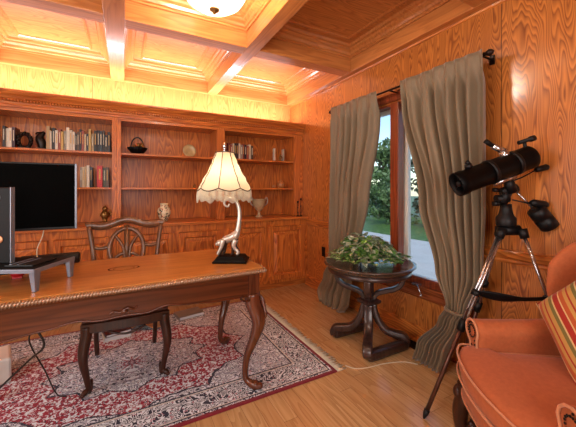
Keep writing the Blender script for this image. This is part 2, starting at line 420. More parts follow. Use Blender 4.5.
# ------------------------------------------------------------------ window
win=MB()
win.rect('YZ',WY0-.075,WY1+.075,WZ0-.0,WZ1+.085,[(0,XR),(0,XR-.022),(.012,XR-.028),(.030,XR-.018),(.060,XR-.018),(.072,XR-.008),(.075,XR-.001)],fill=False)
wf=struct(win.build('window_1',m_mull))
def wpart(mb,n,m,b=.003): return mb.build(n,m,wf,bevel=b)
mb=MB(); mb.box(XR,XR+.14,WY0,WY0+.02,WZ0,WZ1); mb.box(XR,XR+.14,WY1-.02,WY1,WZ0,WZ1); mb.box(XR,XR+.14,WY0,WY1,WZ1-.02,WZ1); mb.box(XR,XR+.14,WY0,WY1,WZ0,WZ0+.015); wpart(mb,'jamb',m_mull)
mb=MB(); mb.prism([(XR-.05,WZ0-.0),(XR-.055,WZ0+.012),(XR-.05,WZ0+.022),(XR+.03,WZ0+.022),(XR+.03,WZ0)],'Y',WY0-.09,WY1+.09)
mb.prism([(XR-.0,WZ0-.0),(XR-.04,WZ0-.0),(XR-.036,WZ0-.02),(XR-.024,WZ0-.035),(XR-.022,WZ0-.075),(XR-.012,WZ0-.09),(XR,WZ0-.095)],'Y',WY0-.075,WY1+.075); wpart(mb,'window_sill',m_sill,0)
wpart(box(XR-.018,XR+.055,1.875,1.965,WZ0+.02,WZ1-.0),'mullion',m_mull,.004)
wpart(box(XR+.056,XR+.13,1.89,1.95,WZ0+.02,WZ1-.02),'centre_post',m_white,.003)
for (a,b) in ((WY0+.02,1.89),(1.95,WY1-.02)):
    mb=MB(); x0,x1=XR+.075,XR+.115; t=.038
    mb.box(x0,x1,a,a+t,WZ0+.015,WZ1-.02); mb.box(x0,x1,b-t,b,WZ0+.015,WZ1-.02); mb.box(x0,x1,a+t,b-t,WZ0+.015,WZ0+.015+t); mb.box(x0,x1,a+t,b-t,WZ1-.02-t,WZ1-.02)
    s=wpart(mb,'sash',m_white,.003)
    box(x0+.016,x0+.020,a+t,b-t,WZ0+.015+t,WZ1-.02-t).build('pane',m_glass,s)
for y in (1.66,2.25):
    mb=MB(); mb.box(XR-.075,XR-.03,y-.03,y+.03,WZ0+.022,WZ0+.036); mb.tube([(XR-.06,y+.01,WZ0+.036),(XR-.09,y-.04,WZ0+.03),(XR-.10,y-.08,WZ0-.02)],.005,8); mb.ball((XR-.10,y-.08,WZ0-.03),.011,10,6)
    wpart(mb,'crank_handle',m_chrome,0)

# ------------------------------------------------------------------ outside
struct(box(XR+.15,7.4,-6,16,-.35,-.20).build('patio',m_conc))
struct(box(7.4,60,-20,60,-.36,-.22).build('lawn',m_lawn))
def tree(x,y,h,rx,trunk,label,m,seed,n=1500,leaf=.16,name='tree',low=.15,cat='tree'):
    t=empty(name,(x,y,-.22),label,cat,0,'trees and shrubs beyond the patio'); q=random.Random(seed)
    mb=MB(); mb.tube(bez([(0,0,0),(.1*rx,.05,h*.3),(-.05*rx,.1,h*.6),(.05,0,h*.85)],4),[trunk*(1-.8*i/12) for i in range(13)],8)
    for k in range(6):
        a=q.random()*6.28; z=h*(.3+.1*k*.8); mb.tube([(0,0,z),(math.cos(a)*rx*.4,math.sin(a)*rx*.4,z+h*.1),(math.cos(a)*rx*.75,math.sin(a)*rx*.75,z+h*.17)],[trunk*.4,trunk*.25,trunk*.1],6)
    mb.build('trunk',m_bark,t)
    mb=MB(); cl=[(q.gauss(0,.45)*rx,q.gauss(0,.45)*rx,h*(low+(1-low)*q.random()),rx*(.28+.25*q.random())) for _ in range(26)]
    for i in range(n):
        cx,cy,cz,cr=cl[q.randrange(len(cl))]
        d=Vector((q.gauss(0,1),q.gauss(0,1),q.gauss(0,1))).normalized()*cr*(q.random()**.4)
        c=Vector((cx,cy,max(.05,cz)))+d*Vector((1,1,.8)).length/1.62; c.z=max(c.z,.06)
        u=Vector((q.gauss(0,1),q.gauss(0,1),q.gauss(0,1))).normalized(); w_=u.cross(Vector((q.gauss(0,1),q.gauss(0,1),q.gauss(0,1)))).normalized(); l=leaf*(.6+.8*q.random())
        b=len(mb.v); mb.v+=[c-u*l,c+w_*l*.4,c+u*l,c-w_*l*.4]; mb.face((b,b+1,b+2,b+3))
    mb.build('foliage',m,t); return t
tree(14.0,13.6,4.1,1.05,.13,'dense dark green tree outside, seen through the left pane beside the left curtain',m_fol,1,2200)
tree(14.2,10.5,3.0,.9,.11,'grey-green tree outside, seen either side of the wooden mullion',m_fol2,2,1800)
tree(10.0,9.4,1.6,.62,.05,'low dark green shrub outside the left pane at the far edge of the patio',m_fol,3,1500,.10,name='shrub',cat='shrub',low=.05)
tree(10.3,7.5,1.2,.6,.05,'low pale green shrub outside the right pane at the far edge of the patio',m_fol2,4,1400,.10,name='shrub',cat='shrub',low=.05)
tree(18.5,17.2,5.2,1.4,.15,'farthest tall tree outside, showing beside the left curtain',m_fol2,5,1800)
tree(19.0,13.2,3.8,1.4,.14,'distant dark tree outside, showing right of the wooden mullion',m_fol,6,1800)
tree(11.8,11.9,2.2,.7,.07,'mid green bushy shrub outside, lower left of the left pane',m_fol,7,1500,.11,name='shrub',cat='shrub',low=.05)

# ------------------------------------------------------------------ built-in bookcase
bays=[(-2.2385,-1.125,-2.14,-1.17),(-1.125,-.065,-1.08,-.105),(-.065,.9975,-.026,.949),(.9975,2.1085,1.044,1.972)]
bayname=['at the far left behind the monitor','behind the desk chair and monitor','in the middle behind the lamp','at the right end by the corner']
ZT=1.925; FY=3.50; CT=.89
for i,(a,b,c,d) in enumerate(bays):
    if i==0: continue   # outside the frame
    t=empty('bookshelf',((a+b)/2,FY,CT+.001),'orange-brown oak upper bookshelf bay '+['out of sight to the left','behind the black monitor, with the longest row of books','in the middle holding the basket, plate and vase','at the right corner holding the silver urn'][i],'bookshelf',0,'bays of the built-in bookcase')
    X0,X1,Y0=(a+b)/2,0,FY
    L=lambda x:x-X0
    for p_,q_ in ((a,c),(d,b)): box(L(p_),L(q_),0,.022,0,2.05-CT).build('face_stile',m_cab,t,bevel=.002)
    box(L(c),L(d),0,.022,ZT-CT,2.05-CT).build('top_rail',m_cabx,t,bevel=.002)
    for p_ in (L(c)-.018,L(d)): box(p_,p_+.018,.022,.34,0,2.05-CT).build('side_panel',m_cab,t)
    box(L(a)+.001,L(b)-.001,.34,.352,0,2.05-CT).build('back_panel',m_cab,t)
    box(L(a)+.03,L(b)-.03,.022,.34,ZT-CT+.01,ZT-CT+.028).build('top_panel',m_caby,t)
    for z in (1.585,1.235):
        box(L(c)+.001,L(d)-.001,.004,.338,z-CT,z-CT+.020).build('shelf',m_cabx,t,bevel=.002)
    # base unit
    t=empty('base_cabinet',((a+b)/2,3.38,0),'oak base cabinet with two raised-panel doors '+['out of sight to the left','behind the black monitor and riser','behind the desk chair and desk lamp','nearest the corner and the chair rail'][i],'cabinet',0,'base cabinets under the bookcase')
    box(L(a)+.001,L(b)-.001,.02,.47,.085,CT-.032).build('body',m_cab,t)
    box(L(a)+.001,L(b)-.001,.07,.09,0,.085).build('toe_kick',m_cabx,t)
    f=MB(); f.box(L(a)+.001,L(b)-.001,0,.02,.085,.135); f.box(L(a)+.001,L(b)-.001,0,.02,.785,CT-.032)
    mid=(c+d)/2+.02; f.box(L(a)+.001,L(c)+.03,0,.02,.135,.785); f.box(L(d)-.02,L(b)-.001,0,.02,.135,.785); f.box(L(mid)-.03,L(mid)+.03,0,.02,.135,.785)
    f.build('face_frame',m_cab,t,bevel=.002)
    for x0,x1 in ((c+.025,mid-.022),(mid+.022,d+.002) if i<3 else (mid+.022,2.045)):
        f=MB(); f.rect('XZ',L(x0),L(x1),.128,.780,[(0,0),(0,-.018),(.004,-.022),(.052,-.022),(.056,-.016),(.060,-.004),(.070,-.001),(.076,-.003),(.104,-.016),(.108,-.020)])
        dr=f.build('door',m_cab,t)
        
ct=box(XL+.002,XR-.002,3.345,3.842,CT-.031,CT).build('countertop',m_cabx,bevel=.006); tag(ct,'long oak countertop running along the back wall under the bookshelves','countertop')
# cornice
co=MB(); co.prism([(FY+.0,1.955),(FY-.012,1.958),(FY-.016,1.975),(FY-.010,1.985),(FY-.014,2.0),(FY-.014,2.028),(FY-.022,2.034),(FY-.030,2.05),(FY-.048,2.066),(FY-.056,2.080),(FY-.062,2.084),(FY-.062,2.10),(FY+.36,2.10),(FY+.36,2.052),(FY+.0,2.052)],'X',XL+.002,XR-.002)
cornice=co.build('cornice',m_cabx); tag(cornice,'wide oak crown cornice with rope carving along the top of the bookcase','cornice')
co=MB(); x=XL+.02; k=0
while x<XR-.03:
    co.tube([(x,FY-.020,2.004),(x+.009,FY-.027,2.014),(x+.018,FY-.020,2.024)],[.005,.011,.005],6); x+=.0225
co.build('rope_carving',m_cabx,cornice)

# ------------------------------------------------------------------ books and ornaments
covers=[(30,28,34),(200,190,170),(120,36,30),(176,150,110),(40,60,70),(214,206,190),(86,60,40),(190,160,90),(60,24,40),(140,130,120),(24,40,60),(196,180,150),(150,70,60),(70,74,50),(226,218,200),(36,34,32)]
covm=[plain('book_cover_%d'%i,c,.5,0,.1,.15,60) for i,c in enumerate(covers)]
m_redc=plain('book_cover_red',(190,16,20),.4)
def make_book(x,w,h,z,y,cm,label,group,d=.15,lean=0,band=None,cat='book'):
    mb=MB(); mb.cur=0
    mb.box(0,.0025,0,d,0,h); mb.box(w-.0025,w,0,d,0,h); mb.box(.0025,w-.0025,0,.004,0,h)
    mb.box(0,w,-.0004,0,h*.10,h*.12); 
    mb.cur=1; mb.box(.0025,w-.0025,.004,d-.004,.004,h-.004)
    mb.cur=2; mb.box(w*.35,w*.65,-.0009,0,h*.35,h*.85)
    o=mb.build('book',[cm,m_paper,band or (m_fringe if rnd.random()<.4 else m_gold)]); o.location=(x,y,z+.0005); o.rotation_euler=(0,lean,0)
    return tag(o,label,cat,group)
cn={0:'black',1:'ivory',2:'dark red',3:'tan',4:'slate blue',5:'cream',6:'brown',7:'mustard',8:'plum',9:'grey',10:'navy',11:'beige',12:'rust-pink',13:'olive',14:'off-white',15:'charcoal'}
m_gold=plain('gilt_lettering',(190,150,80),.5)
def row(x0,x1,z,group,where,pal,seed,hr=(.17,.215),wr=(.017,.030),y=3.545,sizes=True):
    q=random.Random(seed); x=x0; k=0; seen=[]
    items=[]
    while True:
        w=q.uniform(*wr)
        if x+w>x1: break
        items.append((x,w,q.uniform(*hr),pal[k%len(pal)])); x+=w+.0015; k+=1
    n=len(items)
    for j,(x,w,h,ci) in enumerate(items):
        ordn=['leftmost','second','third','fourth','fifth','sixth','seventh']
        same=[i for i in range(n) if items[i][3]==ci]; pos=same.index(j)
        lab=('%s %s book from the left, %s'%(ordn[pos],cn[ci],where) if pos else ('leftmost %s book, %s'%(cn[ci],where) if len(same)>1 else 'the only %s book, %s'%(cn[ci],where)))
        make_book(x,w,h,z,y+q.uniform(0,.02),covm[ci],' '.join(lab.split()),group)
zu,zl=1.605,1.255
row(-.940,-.845,zu,'short row of books at the left end of the top shelf','left end of top shelf',[0,5,14,8,3],1,(.165,.195),(.016,.022))
row(-.635,-.11,zu,'long row of books on the top shelf above the monitor','top shelf above the monitor',[3,1,0,5,12,7,9,14,1,5,15,6,0,12,11,10,7,3,15,0,4,0,15,0,8],2,(.17,.222),(.013,.025))
row(-.960,-.79,zl,'books on the lower shelf partly hidden by the monitor','lower shelf above the monitor',[5,8,0,9,1,2,12,8],3,(.15,.165),(.016,.024))
row(-.375,-.262,zl,'books on the lower shelf right of the monitor','lower shelf right of the monitor',[9,11,3,5,10,15],4,(.195,.22),(.015,.023))
make_book(-.235,.046,.215,zl,3.545,m_redc,'thick bright red book with white lettering, lower shelf right of the monitor','books on the lower shelf right of the monitor')
row(-.186,-.11,zl,'books on the lower shelf right of the monitor','just right of the thick red one',[13,6,2],5,(.18,.205),(.022,.026))
row(1.10,1.42,zu,'books on the top shelf above the lamp shade','top shelf of the right bay',[2,12,1,15,8,5,9,2,0,12,1,6,14],6,(.16,.20),(.020,.030))
make_book(1.735,.014,.17,zu,3.60,covm[14],'thin off-white book standing alone beside the brass figurine, top shelf of right bay','pair of thin books standing apart',d=.05)
make_book(1.865,.014,.165,zu,3.60,covm[1],'thin ivory book at the far right end of the top shelf, right bay','pair of thin books standing apart',d=.05)

def figurine(x,y,z,h,label,m,name='figurine',cat='figurine'):
    mb=MB(); r=h*.28
    mb.lathe([(r*.9,0),(r,.05*h),(r*.7,.1*h),(r*.35,.14*h),(r*.5,.3*h),(r*.85,.45*h),(r*.6,.6*h),(r*.35,.68*h)],n=14)
    mb.ball((0,0,h*.78),h*.13,12,8); mb.ball((h*.14,0,h*.5),h*.1,10,6); mb.tube(bez([(r*.5,0,h*.35),(r*1.1,0,h*.5),(r*.6,0,h*.72)],4),h*.04,6); mb.ball((0,0,h*.93),h*.06,8,6)
    o=mb.build(name,m); o.location=(x,y,z+.0005); return tag(o,label,cat)
# dark wreath-like statue on top shelf
mb=MB(); pts=[(0.045*math.cos(a),0,.075+.062*math.sin(a)) for a in [k*2*PI/20 for k in range(21)]]
mb.tube(pts,.017,8); 
for k in range(12):
    a=k*2*PI/12; mb.ball((.048*math.cos(a),-.012,.078+.066*math.sin(a)),.016,8,6)
mb.box(-.04,.04,-.03,.03,0,.014); st=mb.build('statuette',m_iron); st.location=(-.800,3.60,zu+.0005); tag(st,'dark openwork oval statuette beside the short book row on top shelf','statuette')
mb=MB(); mb.box(-.035,.035,-.05,.05,0,.012); mb.tube(bez([(0,0,.01),(-.005,0,.06),(-.02,0,.11),(.0,0,.15),(.02,0,.165)],5),[.03,.03,.032,.034,.034,.035,.036,.036,.035,.034,.032,.03,.028,.026,.024,.022,.02,.018,.016,.014,.012],10); mb.ball((-.022,0,.15),.02,10,8,(1.6,.8,.8))
b=mb.build('bookend',m_iron); b.location=(-.672,3.60,zu+.0005); tag(b,'black figural bookend holding up the left end of the long book row','bookend')
figurine(-.170,3.60,CT,.19,'small aged-brass figurine on the countertop right of the monitor',m_brass)
# basket
bt=empty('decorative_basket',(.125,3.60,zu),'dark fluted basket with arched handle on top shelf of the middle bay','basket')
mb=MB(); mb.smooth=True; prof=[(.045,0),(.060,.012),(.085,.04),(.10,.058),(.094,.062),(.078,.042),(.05,.015)]
rs=[[( (r*(1+.06*math.cos(12*a)))*math.cos(a),(r*(1+.06*math.cos(12*a)))*.75*math.sin(a),z) for a in [j*2*PI/48 for j in range(48)]] for r,z in prof]
mb.rings(rs); mb.build('bowl',m_scope,bt)
mb=MB(); mb.tube([(.065*math.cos(a),0,.055+.095*math.sin(a)) for a in [k*PI/14 for k in range(15)]],.007,8); mb.build('handle',m_iron,bt)
mb=MB(); 
for k in range(9): mb.ball((.06*math.cos(k*.7),.02*math.sin(k*2),.065+.02*math.sin(k)),.02,8,6)
mb.build('dried_filling',m_brass,bt)
bt.scale=(.95,.95,1.2)
# plate
pt=empty('display_plate',(.665,3.64,zu),'small beige decorative plate on a stand, top shelf of the middle bay','plate')
mb=MB(); M=Matrix.Translation((0,0,.075))@Matrix.Rotation(R(78),4,'X')
mb.lathe([(.0,.0),(.05,.0),(.072,.010),(.075,.012),(.072,.014),(.05,.005),(.0,.005)],n=32,M=M,cap=False); mb.build('plate_face',plain('plate_glaze',(196,170,120),.3,0,.3,.3,25),pt)
mb=MB(); 
for s in (-1,1): mb.tube([(s*.03,-.035,.012),(s*.03,-.03,.0035),(s*.03,.03,.0035),(s*.02,.02,.09)],.003,6)
mb.build('easel',m_brass,pt)
mb=MB().lathe([(.012,0),(.02,.008),(.022,.02),(.014,.032),(.006,.04)],n=14); o=mb.build('trinket',m_brass); o.location=(.715,3.58,zl+.0005); tag(o,'tiny amber trinket on the lower shelf of the middle bay','trinket')
# floral ginger jar
vt=empty('ginger_jar',(.385,3.56,CT+.0005),'round white ginger jar with dark floral pattern on the countertop','vase')
g=G('floral_porcelain'); c=g.coord('Object'); v=g.n('ShaderNodeTexVoronoi'); g.set(v.inputs['Vector'],c); v.inputs['Scale'].default_value=38; n=g.noise(c,34,2,.6,1.0)
col=g.mix(g.math('GREATER_THAN',n,.56),lin((226,214,180)),lin((60,56,40))); col=g.mix(g.math('LESS_THAN',v.outputs[0],.22),col,lin((170,70,40)))
m_flor=g.fin(col,.2,0,.4)
MB().lathe([(.032,0),(.036,.008),(.048,.03),(.066,.07),(.068,.095),(.058,.122),(.040,.138),(.038,.146),(.040,.150),(.036,.152)],n=32).build('body',m_flor,vt)
MB().lathe([(.040,.150),(.042,.155),(.041,.165),(.0,.168)],n=32).build('rim',plain('cream_porcelain',(222,208,170),.25),vt)
vt.scale=(1.02,1.02,1.18)
# urn trophy
ut=empty('urn',(1.50,3.56,CT+.0005),'silver two-handled trophy urn on the countertop right of the lamp','urn')
MB().lathe([(.042,0),(.044,.008),(.020,.020),(.012,.040),(.016,.048),(.012,.056),(.022,.066),(.052,.095),(.068,.13),(.074,.165),(.080,.185),(.086,.190),(.083,.192),(.070,.165),(.05,.1)],n=32).build('cup',m_pewter,ut)
for s in (-1,1):
    MB().tube(bez([(s*.066,0,.12),(s*.095,0,.14),(s*.105,0,.175),(s*.095,0,.205),(s*.078,0,.197),(s*.086,0,.182)],5),.007,8).build('handle',m_ant,ut)
ut.scale=(1.12,1.12,1.18)
# candlestick near right stile
for x,h,lab in ((1.985,.20,'slender dark candlestick on the countertop, the left one of the pair at the corner'),(2.03,.235,'taller slender dark candlestick on the countertop closest to the corner')):
    mb=MB().lathe([(.020,0),(.021,.006),(.008,.014),(.006,.04),(.010,.05),(.005,.06),(.005,h*.5),(.010,h*.55),(.005,h*.6),(.005,h*.86),(.013,h*.9),(.014,h*.95),(.009,h)],n=14)
    o=mb.build('candlestick',m_iron); o.location=(x,3.42,CT+.0005); tag(o,lab,'candlestick','pair of candlesticks')
# jar + ball right bay lower shelf
jt=empty('lidded_jar',(1.82,3.58,zl+.0005),'round amber lidded jar on the lower shelf of the right bay','jar')
mam=plain('amber_glaze',(196,124,70),.35,0,.2,.2,40)
MB().lathe([(.034,0),(.046,.02),(.050,.045),(.042,.07),(.030,.082),(.0,.084)],n=20).build('body',mam,jt)
MB().lathe([(.031,.083),(.022,.095),(.008,.102),(.010,.110),(.0,.115)],n=16).build('lid',mam,jt)
mb=MB().lathe([(.012,0),(.022,.01),(.024,.022),(.018,.036),(.004,.044)],n=14); o=mb.build('trinket',mam); o.location=(1.72,3.58,zl+.0005); tag(o,'tiny round amber pot just left of the amber jar, right bay','trinket')
figurine(1.80,3.56,zu,.10,'tiny brass figurine on the top shelf of the right bay between two thin books',m_brass)

# ------------------------------------------------------------------ rug
RX0,RX1,RY0,RY1=-1.17,1.27,1.655,3.20
hx,hy=(RX1-RX0)/2,(RY1-RY0)/2
rug=empty('oriental_rug',((RX0+RX1)/2,(RY0+RY1)/2,0),'red and cream oriental rug with scalloped medallion under the desk','rug')
box(-hx,hx,-hy,hy,.0008,.009).build('pile',rug_mat(hx,hy),rug,bevel=.003)
mb=MB(); 
for s in (-1,1):
    n=210
    for k in range(n):
        y=-hy+ (k+.5)*2*hy/n; l=.072+rnd.uniform(-.012,.016); dy=rnd.uniform(-.012,.012)
        mb.tube([(s*hx,y,.005),(s*(hx+l*.5),y+dy*.3,.0045),(s*(hx+l),y+dy,.0028)],[.0028,.0030,.0020],5)
fr=mb.build('fringe',m_fringe,rug); fr['kind']='stuff'
RZ=.0095

# ------------------------------------------------------------------ desk
def cabriole(mb,x,y,sx,sy,top,zf,r0=.046,k=1.0):
    """S-curved leg; (x,y) = corner post centre, sx,sy = outward diagonal"""
    keys=[(0,top,0,r0),(1,top-.06,.004,r0*1.02),(2,top-.13,.022,r0*.98),(3,top-.20,.026,r0*.82),(4,top-.30,.004,r0*.60),(5,top-.40,-.022,r0*.46),(6,zf+.075,-.030,r0*.37),(7,zf+.035,-.012,r0*.44),(8,zf+.022,.014,r0*.60),(9,zf+.019,.034,r0*.38)]
    pts=[(x+sx*o*k,y+sy*o*k,z) for _,z,o,_ in keys]; P=bez(pts,4); rr=[]
    for i in range(len(keys)-1):
        for q in range(4): rr.append(keys[i][3]+(keys[i+1][3]-keys[i][3])*q/4)
    rr.append(keys[-1][3])
    mb.tube(P,rr,12)
    mb.ball((x+sx*.032*k,y+sy*.032*k,zf+r0*.42),r0*.42,12,8)
desk=empty('writing_desk',(0,2.06,0),'long carved mahogany writing desk with rope-edged top standing on the rug','desk')
DX=.755; DY0,DY1=1.70-2.06,2.42-2.06; DT=.76
def dshape(d):  # top outline with gently bowed ends and eased corners
    o=[]; x=DX-d; y0=DY0+d; y1=DY1-d
    o+=[(-x,y0),(-x*.5,y0-.004),(0,y0-.010),(x*.5,y0-.004),(x,y0),(x+.004,y0+.10),(x-.012,(y0+y1)/2),(x+.004,y1-.10),(x,y1),(0,y1+.008),(-x,y1),(-x-.004,y1-.10),(-x+.012,(y0+y1)/2),(-x-.004,y0+.10)]
    return o
mb=MB(); mb.rings([[(a,b,DT-.030) for a,b in dshape(.012)],[(a,b,DT-.001) for a,b in dshape(.008)],[(a,b,DT) for a,b in dshape(.012)]]); mb.build('desk_top',m_dtop,desk)
# oval inlay in the top
mb=MB(); 
for rr_,w_ in ((.085,.009),(.058,.005)):
    ring=[]; n=40
    for q in (rr_,rr_-w_): ring.append([(q*math.cos(2*PI*j/n),.02+q*.62*math.sin(2*PI*j/n),DT+.0012) for j in range(n)])
    mb.rings(ring,cap=False)
mb.build('oval_inlay',m_ddark,desk)
# rope moulding
mb=MB(); o=dshape(0)+[dshape(0)[0]]
mb.tube([(a,b,DT-.019) for a,b in o],.009,8)
for (a,b),(c,d) in zip(o,o[1:]):
    L_=math.hypot(c-a,d-b); n=max(1,int(L_/.0125)); ux,uy=(c-a)/L_,(d-b)/L_; nx,ny=uy,-ux
    for k in range(n):
        t=(k+.5)/n; px,py=a+(c-a)*t,b+(d-b)*t
        mb.tube([(px-ux*.007+nx*.003,py-uy*.007+ny*.003,DT-.031),(px+nx*.010,py+ny*.010,DT-.018),(px+ux*.007+nx*.001,py+uy*.007+ny*.001,DT-.004)],[.0025,.0052,.0025],6)
mb.build('rope_moulding',m_rope,desk)
# aprons with serpentine lower edge
def zb(x):
    keys=[(-.72,.585),(-.60,.583),(-.47,.573),(-.32,.590),(-.20,.607),(-.10,.592),(0,.597),(.10,.592),(.20,.613),(.32,.600),(.47,.586),(.60,.584),(.72,.586)]
    return lerp_keys([(a,b) for a,b in keys],x)[0]
n=72; xs=[-.70+1.40*i/n for i in range(n+1)]
for y0,y1,nm in ((DY0+.032,DY0+.052,'front_apron'),(DY1-.052,DY1-.032,'back_apron')):
    mb=MB(); mb.smooth=False
    rs=[[(x,y0,zb(x)),(x,y1,zb(x)),(x,y1,DT-.031),(x,y0,DT-.031)] for x in xs]; mb.rings(rs)
    mb.prism([(y0-.004,DT-.045),(y0,DT-.052),(y0,DT-.032),(y0-.010,DT-.032)],'X',-.70,.70)
    if nm=='front_apron':
        mb.tube([(x,y0-.002,zb(x)+.006) for x in xs],.005,6)
    mb.build(nm,m_ddark,desk)
for s in (-1,1):
    x0,x1=s*.690,s*.708; ys=[DY0+.05+(DY1-DY0-.10)*i/24 for i in range(25)]
    mb=MB(); rs=[]
    for i,y in enumerate(ys):
        z=.600-.018*math.cos(2*PI*i/24*2); rs.append([(x0,y,z),(x1,y,z),(x1,y,DT-.031),(x0,y,DT-.031)])
    mb.rings(rs).build('side_apron',m_ddark,desk)
# carved ornament
mb=MB(); yy=DY0+.030
mb.tube(bez([(-.06,yy,.622),(-.045,yy-.006,.632),(-.02,yy-.008,.624),(0,yy-.009,.634),(.02,yy-.008,.640),(.045,yy-.006,.628),(.06,yy,.640)],5),[.0045]*31,6)
mb.ball((0,yy-.005,.625),.012,10,6,(1.6,.6,.8)); mb.build('carved_ornament',m_dleg,desk)
for sx in (-1,1):
    for sy in (-1,1):
        cx,cy=sx*(DX-.060),(DY0+.058 if sy<0 else DY1-.058)
        zf=RZ
        mb=MB(); mb.box(cx-.034,cx+.034,cy-.034,cy+.034,.575,DT-.031)
        cabriole(mb,cx,cy,sx*1.0,sy*.75,.60,zf,.049,1.2)
        lg=mb.build('leg',m_dleg,desk)
        mb=MB()
        for k in range(7):
            a=(k-3)*.32; z0=.59-.02*abs(k-3)
            mb.tube(bez([(cx+sx*(.040-.004*abs(k-3))+a*.03*-sx,cy+sy*.026+a*.05*0+ (k-3)*.006,z0),(cx+sx*.062,cy+sy*.04+(k-3)*.009,z0-.05),(cx+sx*.056,cy+sy*.036+(k-3)*.004,z0-.11)],4),[.004,.006,.008,.009,.009,.008,.006,.004,.002],6)
        for s2 in (-1,1): mb.tube(bez([(cx-sx*.01,cy+sy*.034,.575),(cx-sx*.055,cy+sy*.036,.565),(cx-sx*.085,cy+sy*.034,.585),(cx-sx*.07,cy+sy*.034,.597)],4),.006,6)
        mb.build('knee_carving',m_dleg,lg)

# ------------------------------------------------------------------ desk chair
ch=empty('desk_chair',(.02,2.40,0),'carved walnut side chair with openwork oval back pushed in behind the desk','chair')
sxl=-.235; 
for sx in (-1,1):
    mb=MB(); cabriole(mb,sx*.215,-.235,sx*.8,-.8,.42,RZ,.030,.8); mb.build('leg',m_chdark,ch)
    mb=MB(); mb.tube(bez([(sx*.195,.26,RZ),(sx*.197,.215,.15),(sx*.20,.20,.36),(sx*.20,.20,.46)],4),[.016]*6+[.019]*7,8,flat=(1,.9)); mb.build('leg',m_chdark,ch)
# seat frame (serpentine) and upholstered seat
def seatring(d,z,bow=.02):
    pts=[]; n=8
    for i in range(n+1): t=i/n; pts.append((-.245+d+(.49-2*d)*t,-.255+d-bow*math.sin(PI*t),z))
    for i in range(n+1): t=i/n; pts.append((.245-d-.035*t,-.255+d+(.48-2*d)*t,z))
    for i in range(n+1): t=i/n; pts.append((.21-d-(.42-2*d)*t,.225-d,z))
    for i in range(n+1): t=i/n; pts.append((-.21+d-.035*t,.225-d-(.48-2*d)*t,z))
    return pts
MB().rings([seatring(.012,.375),seatring(.0,.385),seatring(0,.435),seatring(.012,.44)]).build('seat_frame',m_chdark,ch)
MB().rings([seatring(.014,.44),seatring(.006,.455),seatring(.02,.475),seatring(.08,.487),seatring(.16,.49)],True).build('seat',m_seat,ch,smooth=True)
mb=MB(); mb.tube(bez([(-.10,-.272,.378),(-.05,-.282,.36),(0,-.285,.352),(.05,-.282,.36),(.10,-.272,.378)],4),.007,6); mb.build('carved_ornament',m_chdark,ch)
# back posts, crest rail, splat
by=lambda z:.215+(z-.46)*.20
for sx in (-1,1):
    mb=MB(); mb.tube(bez([(sx*.20,by(.44),.44),(sx*.205,by(.6),.60),(sx*.225,by(.8),.80),(sx*.250,by(.95),.955)],5),[.023]*5+[.021]*11,8,flat=(.8,1.1)); mb.build('back_post',m_chair,ch)
mb=MB(); mb.tube(bez([(-.268,by(.955),.955),(-.24,by(.97),.962),(-.17,by(.96),.952),(-.10,by(.965),.968),(-.04,by(.985),.990),(0,by(.99),.996),(.04,by(.985),.990),(.10,by(.965),.968),(.17,by(.96),.952),(.24,by(.97),.962),(.268,by(.955),.955)],4),.028,8,flat=(1.0,.5)); mb.build('crest_rail',m_chair,ch)
mb=MB()
def bp(x,z): return (x,by(z),z)
mb.tube([bp(.118*math.cos(a)*(1 if True else 1),.775+.155*math.sin(a)) for a in [k*2*PI/36 for k in range(37)]],.017,8,cap=False)
mb.tube([bp(0,.955),bp(0,.62)],.019,8)
for s in (-1,1):
    mb.tube(bez([bp(s*.085,.885),bp(s*.03,.80),bp(s*.016,.70),bp(s*.03,.63)],5),.012,6)
    mb.tube(bez([bp(s*.115,.80),bp(s*.17,.79),bp(s*.222,.80)],4),.014,6)
    mb.tube(bez([bp(s*.10,.69),bp(s*.05,.735),bp(0,.745)],4),.013,6)
    mb.tube(bez([bp(s*.06,.64),bp(s*.04,.56),bp(s*.05,.49),bp(s*.06,.455)],4),.011,6)
mb.tube([bp(-.2,.52),bp(.2,.52)],.012,8)
mb.tube([bp(0,.62),bp(0,.455)],.016,8)
mb.build('openwork_splat',m_chair,ch)

# ------------------------------------------------------------------ things on the desk
lamp=empty('table_lamp',(.625,1.95,DT+.001),'lit table lamp with fringed cream bell shade and silver animal base on desk','lamp',R(-28.3))
mb=MB(); 
def rr(w,d,z): return [(-w,-d,z),(w,-d,z),(w,d,z),(-w,d,z)]
mb.rings([rr(.108,.078,0),rr(.110,.080,.010),rr(.104,.074,.014),rr(.098,.068,.018),rr(.086,.056,.036),rr(.084,.054,.040)]); mb.build('plinth',m_scope,lamp,bevel=.002)
z=.040
# animal standing on all fours, head low to the left, long tail rising to a curl
mb=MB()
mb.tube(bez([(-.062,0,z+.050),(-.045,0,z+.070),(-.015,0,z+.085),(.015,0,z+.105),(.034,0,z+.135),(.045,0,z+.18),(.052,0,z+.245),(.050,0,z+.30),(.036,0,z+.345),(.008,0,z+.372),(-.025,0,z+.372),(-.045,0,z+.352),(-.042,0,z+.328),(-.022,0,z+.320),(-.014,0,z+.338)],5),
   [.012]*3+[.020]*4+[.024]*6+[.024,.023,.021,.019]+[.016]*8+[.013]*12+[.011]*12+[.009]*16+[.007]*6,10) if False else None
pts=bez([(-.068,0,z+.072),(-.048,0,z+.096),(-.018,0,z+.108),(.012,0,z+.120),(.034,0,z+.145),(.045,0,z+.18),(.052,0,z+.245),(.050,0,z+.30),(.036,0,z+.345),(.008,0,z+.372),(-.025,0,z+.372),(-.045,0,z+.352),(-.042,0,z+.328),(-.022,0,z+.320),(-.014,0,z+.338)],5)
rad=[]
